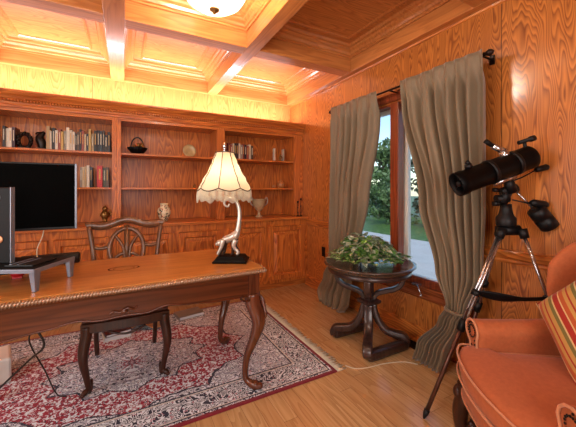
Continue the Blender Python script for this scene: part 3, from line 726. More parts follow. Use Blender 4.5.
for i in range(len(pts)):
    t=i/(len(pts)-1); rad.append(lerp_keys([(0,.014),(.12,.026),(.24,.029),(.34,.017),(.5,.0125),(.75,.010),(1,.006)],t)[0])
mb.tube(pts,rad,12)
mb.ball((-.074,0,z+.080),.022,12,8,(1.25,.9,1)); mb.ball((-.096,0,z+.072),.012,8,6)
for (x0,yy,x1) in ((-.050,-.022,-.078),(.030,-.022,.048)):
    mb.tube(bez([(x0,yy,z+.105),(x0-.010,yy*1.2,z+.06),(x1,yy*1.2,z+.025),(x1-.008,yy*1.2,z+.008)],4),[.019,.019,.018,.017,.015,.013,.012,.011,.011,.011,.010,.010,.009],8)
mb.build('animal_figure',m_ant,lamp)
mb=MB()
for (x0,yy,x1) in ((-.045,-.018,-.066),(-.040,.018,-.050),(.022,-.02,.012),(.028,.02,.045)):
    mb.tube(bez([(x0,yy,z+.105),(x0-.006,yy*1.3,z+.055),(x1,yy*1.2,z+.020),(x1-.008,yy*1.2,z+.007)],4),[.015,.015,.014,.013,.012,.011,.010,.009,.009,.009,.009,.008,.007],8)
for x0 in (-.066,-.045,.012,.045): mb.ball((x0-.005,-.02,z+.008),.009,8,6,(1.4,1,.8))
mb.build('animal_legs',m_antd,lamp)
mb=MB(); sx0=-.045
mb.tube([(.008,0,z+.375),(-.02,0,z+.39),(sx0,0,z+.40),(sx0,0,z+.62)],.004,8); mb.lathe([(.013,z+.44),(.015,z+.445),(.015,z+.50),(.012,z+.51)],(sx0,0,0),14); mb.build('stem',m_brass,lamp)
mb=MB(); mb.ball((sx0,0,z+.545),.028,14,10,(1,1,1.2)); bulb=mb.build('bulb',m_bulb,lamp)
# shade: eight-panel flared bell with scalloped hem
def shade_pt(a,t,out=0):
    seg=2*PI/8; k=(a/seg)%1.0; c=math.cos(PI/8)/math.cos((k-.5)*seg)
    r=lerp_keys([(0,.060),(.25,.082),(.5,.108),(.75,.142),(1,.172)],t)[0]
    puff=1+.05*math.sin(PI*k)*t
    z0=.715-.235*t-.018*math.sin(PI*k)*t*1.0
    return (sx0+(r*(c*.55+.45)*puff+out)*math.cos(a),(r*(c*.55+.45)*puff+out)*math.sin(a),z0)
mb=MB(); mb.smooth=True; rs=[[shade_pt(2*PI*j/64,i/10) for j in range(64)] for i in range(11)]; mb.rings(rs,cap=False); mb.build('lamp_shade',m_shade,lamp)
mb=MB()
for k in range(8): mb.tube([shade_pt(2*PI*k/8,i/10,.001) for i in range(11)],.0028,6)
mb.tube([shade_pt(2*PI*j/64,1,.001) for j in range(65)],.0035,6,cap=False); mb.tube([shade_pt(2*PI*j/64,0,.001) for j in range(65)],.003,6,cap=False)
mb.build('braid_trim',m_trim,lamp)
mb=MB(); mb.smooth=True
for k in range(150):
    a=2*PI*k/150; p=shade_pt(a,1); l=.068+.008*math.sin(16*a)
    x,y,zz=p; mb.tube([(x,y,zz),(x+.004*math.cos(a),y+.004*math.sin(a),zz-l*.5),(x+.003*math.cos(a),y+.003*math.sin(a),zz-l)],[.0022,.0020,.0030],5)
mb.build('fringe',m_fringe,lamp)['kind']='stuff'
mb=MB(); mb.lathe([(.004,.70),(.006,.715),(.014,.725),(.006,.735),(.012,.748),(.015,.760),(.009,.775),(.002,.785)],(sx0,0,0),16); mb.tube([(sx0-.055,0,.712),(sx0+.055,0,.712)],.002,6); mb.tube([(sx0,-.055,.712),(sx0,.055,.712)],.002,6); mb.tube([(sx0,0,.66),(sx0,0,.71)],.003,6); mb.build('finial',m_chrome,lamp)

# monitor
mo=empty('computer_monitor',(-.61,2.30,DT+.001),'large black computer monitor, screen dark, at the left rear of desk','monitor')
box(-.35,.35,-.012,.018,.23,.632).build('screen_housing',m_black,mo,bevel=.004)
box(-.340,.340,-.0135,-.012,.245,.622).build('screen',m_screen,mo)
box(.343,.352,-.016,.012,.232,.630).build('silver_edge',m_silver,mo)
mb=MB(); mb.box(-.035,.035,.018,.055,.05,.42); mb.build('stand_neck',m_black,mo,bevel=.004)
box(-.13,.13,-.07,.085,0,.012).build('stand_base',m_black,mo,bevel=.004)
# riser
ang=math.atan2(-.44,.9)
ri=empty('monitor_riser',(-.361,1.775,DT+.001),'low silver-grey riser stand with splayed legs on the left of the desk','riser',ang)
W_,D_,Hh=.48,.275,.105
mb=MB(); mb.box(-W_,0,0,D_,Hh-.014,Hh); mb.build('platform',m_gray,ri,bevel=.003)
mb=MB(); mb.box(-W_-.002,.002,-.003,.006,Hh-.018,Hh+.001); mb.box(-.006,.003,-.003,D_+.003,Hh-.018,Hh+.001); mb.build('silver_rim',m_silver,ri,bevel=.002)
for (x0,x1) in ((-.020,0),(-W_,-W_+.02)):
    for (y0,y1) in ((0,.035),(D_-.035,D_)):
        mb=MB(); k=.012 
        mb.rings([[(x0+.004,y0+.006,0),(x1-.0,y0+.006,0),(x1-.0,y1-.006,0),(x0+.004,y1-.006,0)],[(x0-.006,y0,Hh-.014),(x1,y0,Hh-.014),(x1,y1+.006,Hh-.014),(x0-.006,y1+.006,Hh-.014)]]); mb.build('leg',m_silver,ri,bevel=.002)
# tower on the riser
cx,sxn=math.cos(ang),math.sin(ang)
def rloc(x,y,z): return (-.361+cx*x-sxn*y,1.775+sxn*x+cx*y,z)
pc=empty('computer_tower',rloc(-.275,.195,DT+.107),'slim dark grey computer tower with round badges and silver edge standing on the riser','computer',ang)
box(-.112,.064,-.07,-.050,0,.375).build('case',m_gray,pc,bevel=.004)
box(.064,.069,-.072,-.048,0,.377).build('silver_edge',m_silver,pc,bevel=.001)
mb=MB(); M=Matrix.Translation((-.005,-.070,.325))@Matrix.Rotation(R(90),4,'X')
mb.lathe([(.022,0),(.022,.002),(.0185,.002),(.0185,.0)],n=28,M=M,cap=False); bd=mb.build('round_badge',m_silver,pc)
cu=bpy.data.curves.new('t','FONT'); cu.body='hp'; cu.size=.030; cu.align_x='CENTER'; cu.align_y='CENTER'; cu.extrude=.0006; cu.shear=.25
to=bpy.data.objects.new('t',cu); COL.objects.link(to); bpy.context.view_layer.update()
me=bpy.data.meshes.new_from_object(to); bpy.data.objects.remove(to); me.materials.append(m_silver)
tx=bpy.data.objects.new('badge_lettering',me); COL.objects.link(tx); tx.parent=pc; tx.location=(-.005,-.0712,.325); tx.rotation_euler=(R(90),0,0)
mb=MB(); M=Matrix.Translation((.012,-.070,.118))@Matrix.Rotation(R(90),4,'X'); mb.lathe([(.018,0),(.019,.002),(.015,.003),(.0,.002)],n=28,M=M); mb.build('copper_button',m_copper,pc)
# keyboard-like slab on the riser, red gadget and sound bar
kb=empty('card_reader',rloc(-.115,.12,DT+.107),'flat black device with two silver strips lying on the riser beside the tower','device',ang)
box(-.06,.07,-.07,.09,0,.008).build('body',m_black,kb,bevel=.002)
mb=MB(); mb.box(-.045,-.035,-.06,.08,.008,.0105); mb.box(-.01,-.002,-.06,.08,.008,.0105); mb.build('silver_strips',m_silver,kb)
mb=MB(); mb.ball((0,0,.026),.026,14,10,(1.2,1,1)); mb.box(-.02,.02,-.015,.015,0,.01); o=mb.build('desk_toy',m_red); o.location=(-.50,2.12,DT+.001); tag(o,'small red rounded gadget on the desk behind the riser','gadget')
sb=empty('sound_bar',(-.40,2.375,DT+.001),'long black sound bar lying along the rear edge of the desk under the monitor','speaker')
mb=MB(); mb.tube([(-.15,0,.036),(-.14,0,.036),(.14,0,.036),(.15,0,.036)],[.028,.035,.035,.028],16); mb.build('body',m_black,sb); mb=MB(); mb.box(-.12,-.08,-.02,.02,0,.008); mb.box(.08,.12,-.02,.02,0,.008); mb.build('feet',m_gray,sb)
o=MB().tube(bez([(-.425,2.33,1.02),(-.435,2.335,.95),(-.46,2.34,.88),(-.455,2.30,.83),(-.45,2.25,.769)],6),.0028,6).build('white_cable',m_wcable); tag(o,'thin white cable hanging from the monitor down to the desk','cable')
# under the desk
o=MB().tube(bez([(-.36,1.80,.59),(-.33,1.80,.50),(-.40,1.85,.42),(-.55,1.95,.25),(-.66,2.0,.08),(-.80,2.05,.0145)],6),.005,6).build('black_cable',m_cable); tag(o,'thick black cable looping from under the desk toward the left edge','cable','cables hanging under the desk')
o=MB().tube(bez([(-.37,1.84,.60),(-.40,1.88,.50),(-.36,1.98,.30),(-.33,2.10,.10),(-.30,2.20,.0135)],6),.0035,6).build('black_cable',m_cable); tag(o,'thin black cable hanging straight from the desk onto the red rug','cable','cables hanging under the desk')
mb=MB(); mb.box(-.07,.07,-.12,.12,0,.16); o=mb.build('plastic_bin',m_white,bevel=.015); o.location=(-.725,2.63,RZ+.001); o.rotation_euler=(0,0,R(15)); tag(o,'white plastic bin on the rug at the left edge of the photo','bin')
def flatbook(x,y,w,d,h,rz,cm,label,grp,z=0):
    mb=MB(); mb.cur=0; mb.box(-w/2,w/2,-d/2,d/2,0,.003); mb.box(-w/2,w/2,-d/2,d/2,h-.003,h); mb.box(-w/2,-w/2+.004,-d/2,d/2,.003,h-.003)
    mb.cur=1; mb.box(-w/2+.004,w/2-.004,-d/2+.004,d/2-.004,.003,h-.003)
    o=mb.build('book',[cm,m_paper]); o.location=(x,y,z); o.rotation_euler=(0,0,R(rz)); tag(o,label,'book',grp)
flatbook(-.06,2.98,.20,.26,.035,8,covm[14],'thick white-covered book on the rug, bottom of the stack behind the chair','books on the floor behind the chair',RZ+.0005)
flatbook(-.065,2.975,.19,.25,.022,14,covm[8],'thin plum-covered book on top of the stack behind the chair','books on the floor behind the chair',RZ+.036)
flatbook(.56,3.08,.24,.17,.03,10,covm[9],'flat grey book on the rug behind the desk near the right rear leg','books on the floor behind the desk',RZ+.0005)
mb=MB(); mb.grid(lambda u,v:(-.13+.26*u,-.09+.18*v,.03+.03*math.sin(5*u+3*v)*math.sin(PI*u)),12,8); o=mb.build('paper_bag',plain('kraft_paper',(176,140,104),.9,0,0,.2,20),solid=.002); o.location=(.20,3.0,RZ); o.rotation_euler=(0,0,R(-20)); tag(o,'crumpled tan paper sheet on the rug behind the chair','paper'); o.name='crumpled_paper'

# ------------------------------------------------------------------ round side table
tb=empty('side_table',(1.735,1.855,0),'dark round pedestal table with scrolled legs beside the window holding the plant','table')
TZ=.655
MB().lathe([(.0,TZ-.045),(.30,TZ-.045),(.325,TZ-.042),(.335,TZ-.034),(.338,TZ-.022),(.350,TZ-.018),(.360,TZ-.010),(.360,TZ-.004),(.352,TZ),(.335,TZ),(.330,TZ-.003),(.0,TZ-.003)],n=64).build('table_top',m_tabtop,tb)
MB().lathe([(.27,TZ-.080),(.32,TZ-.078),(.326,TZ-.070),(.326,TZ-.046),(.27,TZ-.0455)],n=64).build('apron_ring',m_table,tb)
mb=MB(); mb.box(-.030,.030,-.030,.030,.20,TZ-.078); mb.build('column',m_table,tb,bevel=.006)
mb=MB(); mb.rings([rr(.030,.030,.30),rr(.062,.062,.325),rr(.070,.070,.335),rr(.070,.070,.350),rr(.045,.045,.365),rr(.034,.034,.38)]); mb.build('collar',m_table,tb,bevel=.003)
for sx in (-1,1):
    for sy in (-1,1):
        mb=MB(); q=lambda r,z:(sx*r*.7071,sy*r*.7071,z)
        mb.tube(bez([q(.035,.325),q(.048,.26),q(.078,.185),(q(.135,.120)),q(.205,.100),q(.262,.092),q(.288,.062),q(.282,.036)],4),[.042]*17+[.042,.042,.042,.042,.042,.041,.040,.039,.038,.037,.036,.035],20,flat=(.62,.85),up=(sx,sy,0),sqr=5)
        mb.build('leg',m_table,tb)
        mb=MB(); mb.tube(bez([q(.032,.36),q(.065,.405),q(.13,.43),q(.205,.455),q(.25,.50),q(.262,.575)],4),[.030]*21,20,flat=(.62,.9),up=(sx,sy,0),sqr=5); mb.build('scroll_arm',m_table,tb)
for sy in (-1,1): box(-.20,.20,sy*.20-.036,sy*.20+.036,.0005,.070).build('floor_bar',m_table,tb,bevel=.02)
# plant
pl=empty('potted_plant',(1.715,1.85,TZ+.0005),'bushy variegated trailing houseplant in the middle of the round table','plant')
MB().lathe([(.055,0),(.075,.02),(.085,.06),(.088,.075),(.080,.075),(.07,.06)],n=24).build('pot',m_table,pl)
def leaf(mb,p,d,up,l,w):
    d=d.normalized(); s_=d.cross(up).normalized(); u=s_.cross(d)
    b=len(mb.v); mb.smooth=True
    st=[(0,0.05),(.25,.75),(.5,1),(.78,.6),(1,.03)]
    for t,ww in st:
        c=p+d*l*t-Vector((0,0,1))*l*.35*t*t; mb.v+=[c-s_*w*ww+u*w*.25,c,c+s_*w*ww+u*w*.25]
    for i in range(4):
        k=b+i*3; mb.face((k,k+1,k+4,k+3)); mb.face((k+1,k+2,k+5,k+4))
    mb.smooth=False
q=random.Random(5); mA=MB(); mBv=MB(); stems=MB()
for k in range(240):
    a=q.random()*2*PI; el=q.random()**.7; r=.150*math.sqrt(q.random())
    p=Vector((r*math.cos(a)*1.1,r*math.sin(a)*1.0,.05+.165*math.sqrt(max(0,1-(r/.152)**2))*q.uniform(.55,1)))
    d=Vector((math.cos(a)+q.gauss(0,.5),math.sin(a)+q.gauss(0,.5),q.uniform(-.4,.6)))
    leaf(mA if q.random()<.5 else mBv,p,d,Vector((q.gauss(0,.3),q.gauss(0,.3),1)),q.uniform(.06,.115),q.uniform(.018,.034))
for k in range(26):
    a=q.random()*2*PI if k>8 else R(150)+k*.22; L_=q.uniform(.20,.29)
    pts=[Vector((.06*math.cos(a),.06*math.sin(a),.10)),Vector((L_*.6*math.cos(a+.1),L_*.6*math.sin(a+.1),.075)),Vector((L_*math.cos(a+.2),L_*math.sin(a+.2),.02+q.uniform(0,.02)))]
    P=bez(pts,5); stems.tube(P,.0022,5)
    for p in P[3:]:
        for s_ in (0,1): 
            b=a+q.gauss(0,1.0); leaf(mA if q.random()<.75 else mBv,p+Vector((0,0,.012)),Vector((math.cos(b),math.sin(b),.35)),Vector((0,0,1)),q.uniform(.045,.075),q.uniform(.014,.024))
for v_ in mA.v+mBv.v: v_.z=max(v_.z,.004)
mA.build('leaves',m_leaf,pl)['kind']='stuff'; mBv.build('pale_leaves',m_leafw,pl)['kind']='stuff'; stems.build('stems',m_fol,pl)

# ------------------------------------------------------------------ curtains
def curtain(name,keys,nf,label,seed,X0=1.975):
    t=empty(name,(X0,keys[0][1],0),label,'curtain',0,'pair of grommetless window curtains'.replace('grommetless ',''))
    q=random.Random(seed); ph=[q.uniform(-.6,.6) for _ in range(40)]
    y00=keys[0][1]
    def fn(u,v):
        z0=2.105*(1-v)+.004*v
        ya,yb,am,xo=lerp_keys([(1-k[0]/2.105 if True else 0,*k[1:]) for k in keys],v)
        uu=u+.012*math.sin(2*PI*(u*3+v*1.3)+seed)
        y=ya+(yb-ya)*uu
        f=math.sin(2*PI*nf*(u+.035*math.sin(7*u+seed))+.9*math.sin(v*2.2+u*5))
        f2=math.sin(2*PI*nf*2.3*u+3*v+seed)
        x=X0+xo+am*(.8*f+.28*f2)+.006*math.sin(9*v+12*u)
        return (x-X0,y-y00,z0)
    MB().grid(fn,nf*14,70).build('panel',m_curt,t,solid=.003)
    return t
# keys: z, y0, y1, fold amplitude, x offset
curtain('curtain',[(2.105,2.00,2.655,.008,-.018),(2.04,2.00,2.655,.012,-.018),(1.9,2.01,2.66,.042,0),(1.14,2.14,2.68,.052,0),(.62,2.25,2.70,.034,0),(.45,2.31,2.70,.036,-.01),(.30,2.34,2.76,.040,-.03),(.10,2.36,2.86,.042,-.05),(.0,2.42,2.82,.040,-.055)],6,'grey-green linen curtain hanging left of the window, behind the round table',2)
tr=curtain('curtain',[(2.105,1.10,1.735,.008,-.018),(2.04,1.095,1.73,.012,-.018),(1.9,1.09,1.71,.044,0),(1.15,1.085,1.53,.052,0),(.66,1.11,1.41,.034,0),(.44,1.19,1.32,.030,-.02),(.34,1.22,1.36,.032,-.05),(.12,1.27,1.50,.040,-.09),(.0,1.30,1.53,.038,-.10)],7,'grey-green linen curtain gathered low, right of the window behind the tripod',4)
MB().tube([(-.02+.05*math.cos(a),.16+.072*math.sin(a),.42+.006*math.sin(a)) for a in [k*2*PI/20 for k in range(21)]],.010,8,cap=False).build('tieback',m_curt,tr)
# rods
rod=empty('curtain_rod',(1.985,1.88,2.078),'dark bronze curtain rod with ball finials above the window','curtain rod')
mb=MB(); mb.tube([(0,-.775,0),(0,.79,0)],.009,10); mb.build('rod',m_rod,rod)
for s,e in ((-1,-.775),(1,.79)):
    mb=MB(); M=Matrix.Translation((0,e,0))@Matrix.Rotation(R(-90*s),4,'X'); mb.lathe([(.010,0),(.016,.006),(.010,.014),(.020,.030),(.022,.040),(.014,.055),(.004,.064)],n=16,M=M); mb.build('finial',m_rod,rod)
for y in (-.765,0.0,.775):
    mb=MB(); mb.tube([(0,y,0),(.06,y,-.004),(.123,y,-.004)],.007,8); mb.box(.115,.124,y-.015,y+.015,-.035,.025); mb.build('bracket',m_rod,rod)
# outlet and floor vent, cord
ot=empty('wall_outlet',(XR-.0005,3.02,.49),'small dark outlet plate on the right wall near the corner','outlet'); box(-.005,0,-.035,.035,-.057,.057).build('plate',m_iron,ot,bevel=.002)
mb=MB(); 
for z in (-.025,.025): mb.box(-.007,-.005,-.014,.014,z-.014,z+.014)
mb.build('sockets',m_black,ot)
ve=empty('floor_vent',(2.02,1.70,.0),'dark metal floor register set in the floor below the window','vent')
box(-.05,.05,-.13,.13,.0005,.005).build('frame',m_iron,ve,bevel=.001)
mb=MB(); 
for k in range(16): mb.box(-.038,.038,-.118+k*.0152,-.112+k*.0152,.005,.0075)
mb.build('louvres',m_gray,ve)
o=MB().tube(bez([(1.355,1.68,.0095),(1.40,1.625,.0042),(1.49,1.592,.0042),(1.60,1.578,.0042),(1.70,1.55,.0042),(1.77,1.515,.0042),(1.82,1.455,.0042)],8),.0035,6).build('power_cord',m_wcable); tag(o,'cream power cord running over the floor from the rug corner to the right curtain','cord')

# ------------------------------------------------------------------ telescope
sc=empty('telescope',(1.94,.943,0),'black reflector telescope on a chrome tripod by the right curtain','telescope',R(-28.3))
K=.00555
def tp(u,v,y=-.06): return Vector(((u-508)*K-(.058 if y<=-.05 else .014),y,1.23-(v-190)*K))
A=tp(459,185); B=tp(533,157); ax=(B-A).normalized()
def along(t,r): return [A+ax*t]
Lt=(B-A).length
mb=MB(); mb.tube([A,A+ax*.004,A+ax*.045,A+ax*.047,A+ax*(Lt-.03),B,B+ax*.008],[.066,.068,.068,.064,.064,.064,.056],32,cap=False)
mb.tube([B+ax*.008,B+ax*.012],[.056,.02],32)
mb.build('optical_tube',m_scope,sc)
mb=MB(); mb.tube([A+ax*.001,A+ax*.05],[.062,.060],32,cap=False); mb.build('inner_baffle',m_gray,sc,solid=.001)
mb=MB(); mb.tube([A+ax*.06,A+ax*.062],[.060,.060],32); mb.build('front_cover',plain('grey_mirror',(120,124,132),.15,.6),sc)
mb=MB()
for k in range(3):
    a=R(90+120*k); pp=Vector((0,math.cos(a),math.sin(a))); c0=A+ax*.02; side=Vector((0,1,0)); upv=ax.cross(side).normalized(); d=side*math.cos(a)+upv*math.sin(a); mb.tube([c0,c0+d*.062],.0015,6)
mb.tube([A+ax*.008,A+ax*.03],.016,14); mb.build('secondary_mirror',m_black,sc)
mb=MB()
for t in (.19,.33): mb.tube([A+ax*t,A+ax*(t+.022)],[.0685,.0685],32)
mb.build('tube_rings',m_black,sc,solid=0)
up_=Vector((-ax.z,0,ax.x))
mb=MB(); c0=A+ax*.10; mb.tube([c0+up_*.062,c0+up_*.085],[.022,.018],14); mb.tube([c0+up_*.085+Vector((0,-.01,0)),c0+up_*.10],[.012,.012],10); mb.build('knob_cap',m_black,sc)
mb=MB(); c0=A+ax*.265+up_*.10; pA=tp(491,141); pB=tp(503,149); 
mb.tube([tp(488,141),tp(491,143),tp(497,147)],[.013,.013,.010],14); mb.build('eyepiece',m_gray,sc)
mb=MB(); mb.tube([tp(495,146),tp(508,152)],[.016,.018],14); mb.tube([tp(505,151),tp(512,160)],[.022,.026],14); mb.build('focuser',m_chrome,sc)
mb=MB(); f0=tp(521,143); f1=tp(537,138); mb.tube([f0,f0+(f1-f0)*.7,f0+(f1-f0)*.72,f1],[.011,.011,.016,.016],14); mb.tube([tp(527,141),tp(528,150)],[.008,.010],8); mb.build('finder_scope',m_black,sc)
# mount
mb=MB(); mb.tube([tp(497,184),tp(518,176)],[.014,.014],8,flat=(1,1)); mb.build('saddle_plate',m_chrome,sc)
mb=MB(); mb.tube([tp(506,178,-.03),tp(512,192,-.02)],[.026,.030],16); mb.tube([tp(503,192,0),tp(518,188,-.01)],[.024,.026],16); mb.tube([tp(510,190,0),tp(504,204,0)],[.030,.026],16); mb.tube([tp(498,199,0),tp(511,199,0)],[.022,.022],14); mb.lathe([(.045,0),(.050,.01),(.050,.05),(.036,.07),(.03,.10),(.028,.13)],(-.012,0,1.02),20)
mb.tube([tp(494,190,-.01),tp(500,190,-.01)],[.012,.012],10); mb.tube([tp(494,204,-.01),tp(500,204,-.01)],[.014,.014],10); mb.build('equatorial_mount',m_black,sc)
mb=MB(); mb.tube([tp(515,190,-.02),tp(537,214,-.03)],.006,8); mb.build('counterweight_shaft',m_chrome,sc)
mb=MB(); a0=tp(534,209,-.03); a1=tp(549,228,-.035); dd=(a1-a0)
mb.tube([a0,a0+dd*.05,a0+dd*.42,a0+dd*.48,a0+dd*.54,a0+dd*.95,a1],[.034,.046,.048,.036,.048,.048,.036],20); mb.build('counterweight',m_black,sc)
mb=MB(); mb.tube([tp(505,183,-.04),tp(520,177,-.04),tp(534,169.5,-.04)],.004,8); mb.build('slow_motion_cable',m_black,sc)
mb=MB(); mb.tube([tp(533,170,-.04),tp(536,169,-.04),tp(544,167,-.04),tp(546,166.5,-.04)],[.012,.017,.018,.010],14); mb.build('control_knob',m_black,sc)
mb=MB(); mb.tube([tp(511,200,-.03),tp(524,203,-.04),tp(530,203,-.04)],.004,8); mb.build('slow_motion_cable',m_black,sc)
mb=MB(); mb.tube([tp(528,203,-.04),tp(531,203,-.04),tp(542,205,-.04),tp(545,205,-.04)],[.012,.021,.022,.014],14); mb.build('control_knob',m_black,sc)
feet=[Vector((-.532,-.108,0)),Vector((.288,-.25,0)),Vector((-.085,.34,0))]
hips=[Vector((-.045,-.02,1.01)),Vector((.055,-.03,1.01)),Vector((-.012,.045,1.01))]
for f_,h_ in zip(feet,hips):
    d=(f_-h_); side=Vector((-d.y,d.x,0)).normalized()*.010
    mb=MB()
    for s_ in (-1,1): mb.tube([h_+side*s_+d*.02,h_+side*s_+d*.53],.0085,8)
    lg=mb.build('leg',m_chrome,sc)
    mb=MB(); mb.tube([h_+d*.44,h_+d*.965],.0115,10); mb.build('lower_section',m_brown,lg)
    MB().tube([h_+d*.49,h_+d*.55],[.022,.020],10).build('leg_clamp',m_black,lg); MB().tube([h_+d*.0,h_+d*.05],[.026,.022],10).build('hinge',m_black,lg); MB().tube([h_+d*.955,h_+d*.975,h_+d*1.0],[.015,.014,.004],10).build('foot',m_black,lg)
mb=MB(); mb.tube([(-.045,0,1.0),(.06,0,1.0)],.03,12); mb.build('tripod_head',m_black,sc)
# folded accessory strap / spreader between the legs
def lp(i,t): return hips[i]+(feet[i]-hips[i])*t
mb=MB(); P0,P1=lp(0,.345),lp(1,.36)
def st(u,v):
    c=P0+(P1-P0)*u+Vector((0,-.012,-.018*math.sin(PI*u))); w_=(.012+.014*math.sin(PI*min(1,u*1.6))*(1-u*.5)); return c+Vector((0,.02*v,-w_*2*v+w_))
mb.grid(st,20,4); mb.build('spreader_strap',m_black,sc,solid=.006)
for a_,b_,c_ in ((0,.335,.365),(1,.345,.375),(2,.345,.375)): MB().tube([lp(a_,b_),lp(a_,c_)],.023,10).build('spreader_joint',m_black,sc)
MB().tube([lp(0,.35),lp(2,.36)],.004,6).build('spreader_bar',m_black,sc)

# ------------------------------------------------------------------ wing armchair
th=math.atan2(-.8146,-.58)
ac=empty('wing_armchair',(1.309,.681,0),'salmon velvet wing armchair with carved dark legs at the right edge','armchair',th)
W2=.33   # arm centre offset
def sq(cx,cy,hw,hd,z,n=24,p=4.0,front=0):
    o=[]
    for j in range(n):
        a=2*PI*j/n; c,s=math.cos(a),math.sin(a); x=math.copysign(abs(c)**(2/p),c)*hw; y=math.copysign(abs(s)**(2/p),s)*hd
        if y<0: y-=front*(1-(x/hw)**2)
        o.append((cx+x,cy+y,z))
    return o
# seat rail
mb=MB(); mb.smooth=True; mb.rings([sq(0,.30,.335,.30,.235,36,6,.035),sq(0,.30,.345,.31,.245,36,6,.04),sq(0,.30,.345,.31,.33,36,6,.04),sq(0,.30,.33,.30,.35,36,6,.04)]); mb.build('seat_rail',m_velvet,ac)
mb=MB(); ring=sq(0,.30,.347,.312,.250,48,6,.04); mb.tube(ring+[ring[0]],.004,6,cap=False); ring=sq(0,.30,.347,.312,.338,48,6,.04); mb.tube(ring+[ring[0]],.004,6,cap=False); mb.build('rail_piping',m_velvet2,ac)
# T cushion
def tc(s,z,n=10):
    pts=[(-.332,.035),(-.325,.0),(-.24,-.045),(-.10,-.072),(0,-.078),(.10,-.072),(.24,-.045),(.325,.0),(.332,.035),(.335,.075),(.285,.095),(.27,.12),(.265,.30),(.26,.50),(.20,.53),(0,.535),(-.20,.53),(-.26,.50),(-.265,.30),(-.27,.12),(-.285,.095),(-.335,.075)]
    return [(x*(1-s/.34),.22+(y-.22)*(1-s/.31),z) for x,y in pts]
mb=MB(); mb.smooth=True; mb.rings([tc(.02,.352),tc(.0,.366),tc(-.004,.40),tc(.0,.438),tc(.012,.452),tc(.05,.464),tc(.12,.472),tc(.22,.474)]); cush=mb.build('seat_cushion',m_velvet,ac,sub=1)
mb=MB(); 
for zz,s_ in ((.366,-.003),(.446,-.003)):
    r_=tc(s_,zz); mb.tube(bez(r_+[r_[0]],3),.0045,6,cap=False)
mb.build('cushion_piping',m_velvet2,cush)
# arms with rolled scroll front
for s in (-1,1):
    mb=MB(); mb.smooth=True; rs=[]
    for i in range(13):
        t=i/12; y=.055+.50*t; dz=.03*t*t; w_=.035+.006*math.sin(PI*t); cxx=s*(.300+.01*t)
        prof=[]
        # cross-section: inner face, roll on top leaning outward, outer face
        prof+=[(-.032,.245),(-.034,.40),(-.034,.50+dz)]
        for k in range(9):
            a=PI-(PI*1.25)*k/8; prof.append((.016+.060*math.cos(a),.530+dz+.052*math.sin(a)))
        prof+=[(.030,.47+dz),(.030,.36),(.032,.245)]
        rs.append([(cxx+s*px_,y,pz) for px_,pz in prof])
    mb.rings(rs); arm=mb.build('arm',m_velvet,ac)
    mb=MB(); c=rs[0]
    mb.tube([(p[0],p[1]-.004,p[2]) for p in c],.0055,6)
    mb.build('arm_piping',m_velvet2,arm)
    mb=MB()
    pts=[Vector((s*(.300+.016)+s*.042*math.cos(a)*(1-.45*k/22),.050,.530+.038*math.sin(a)*(1-.45*k/22))) for k,a in [(k,PI*.5-k*2*PI/16*s*s) for k in range(23)]]
    pts+=[Vector((s*(.300-.014),.050,.49-.02*k)) for k in range(10)]+[Vector((s*(.300+.016),.050,.46-.02*k)) for k in range(9)]
    for p in pts: mb.ball(p,.0048,6,4,(1,.7,1))
    nh=mb.build('nailheads',m_iron,arm); nh['kind']='stuff'
# back and wings
mb=MB(); mb.smooth=True; rs=[]
for i in range(15):
    z=.30+.80*i/14; t=i/14; y=.50+.16*t; hw=.262+.018*math.sin(PI*t)-(.10*max(0,(t-.86)/.14)**2); th_=.05-.012*t-(.02*max(0,(t-.9)/.1))
    rs.append(sq(0,y+.03,hw,th_,z,28,3.2))
mb.rings(rs); mb.build('backrest',m_velvet,ac)
for s in (-1,1):
    mb=MB(); mb.smooth=True; rs=[]
    for i in range(15):
        t=i/14; z=.545+.53*t; yb_=.54+.15*(z-.3)/.8+.03
        fr_=lerp_keys([(0,.44),(.18,.435),(.45,.40),(.70,.405),(.88,.46),(1,.57)],t)[0]
        z=.545+.46*t
        hd=(yb_-fr_)/2+.02; rs.append(sq(s*(.305-.012*t),(yb_+fr_)/2,.030 if t<.95 else .022,hd,z,24,2.6))
    mb.rings(rs); wg=mb.build('wing',m_velvet,ac,sub=1)
# legs
for s in (-1,1):
    mb=MB(); cabriole(mb,s*.318,.025,s*.9,-.7,.255,0,.040,1.0); mb.ball((s*.334,.0,.205),.03,10,8,(1,1,1.3)); mb.build('leg',m_chdark,ac)
    mb=MB(); mb.tube(bez([(s*.27,.58,.25),(s*.27,.60,.14),(s*.275,.66,.003)],4),[.026]*3+[.022]*3+[.018]*3,8,flat=(1,1)); mb.build('leg',m_chdark,ac)
mb=MB(); mb.tube([(-.28,.06,.14),(-.27,.60,.14)],.012,8); mb.tube([(.28,.06,.14),(.27,.60,.14)],.012,8); mb.tube([(-.275,.33,.14),(.275,.33,.14)],.012,8); mb.build('stretcher',m_chdark,ac)
# striped pillow
pw=MB(); pw.smooth=True
def pil(sg):
    def fn(u,v):
        x=(u-.5)*2; y=(v-.5)*2; pinch=1-.07*(x*x*(1-y*y)+y*y*(1-x*x))*1.4
        h=.065*((1-x**4)*(1-y**4))**.5
        return (x*.20*pinch,y*.20*pinch,sg*h)
    return fn
pw.grid(pil(1),16,16); pw.grid(pil(-1),16,16)
pillow=pw.build('throw_pillow',m_stripe); 
MP=ac.matrix_basis if False else (Matrix.Translation((1.309,.681,0))@Matrix.Rotation(th,4,'Z'))
ML=Matrix.Translation((-.03,.385,.70))@Matrix.Rotation(R(8),4,'Z')@Matrix.Rotation(R(70),4,'X')@Matrix.Rotation(R(50),4,'Z')
pillow.matrix_world=MP@ML; tag(pillow,'striped red, gold and olive throw pillow leaning in the armchair','pillow')

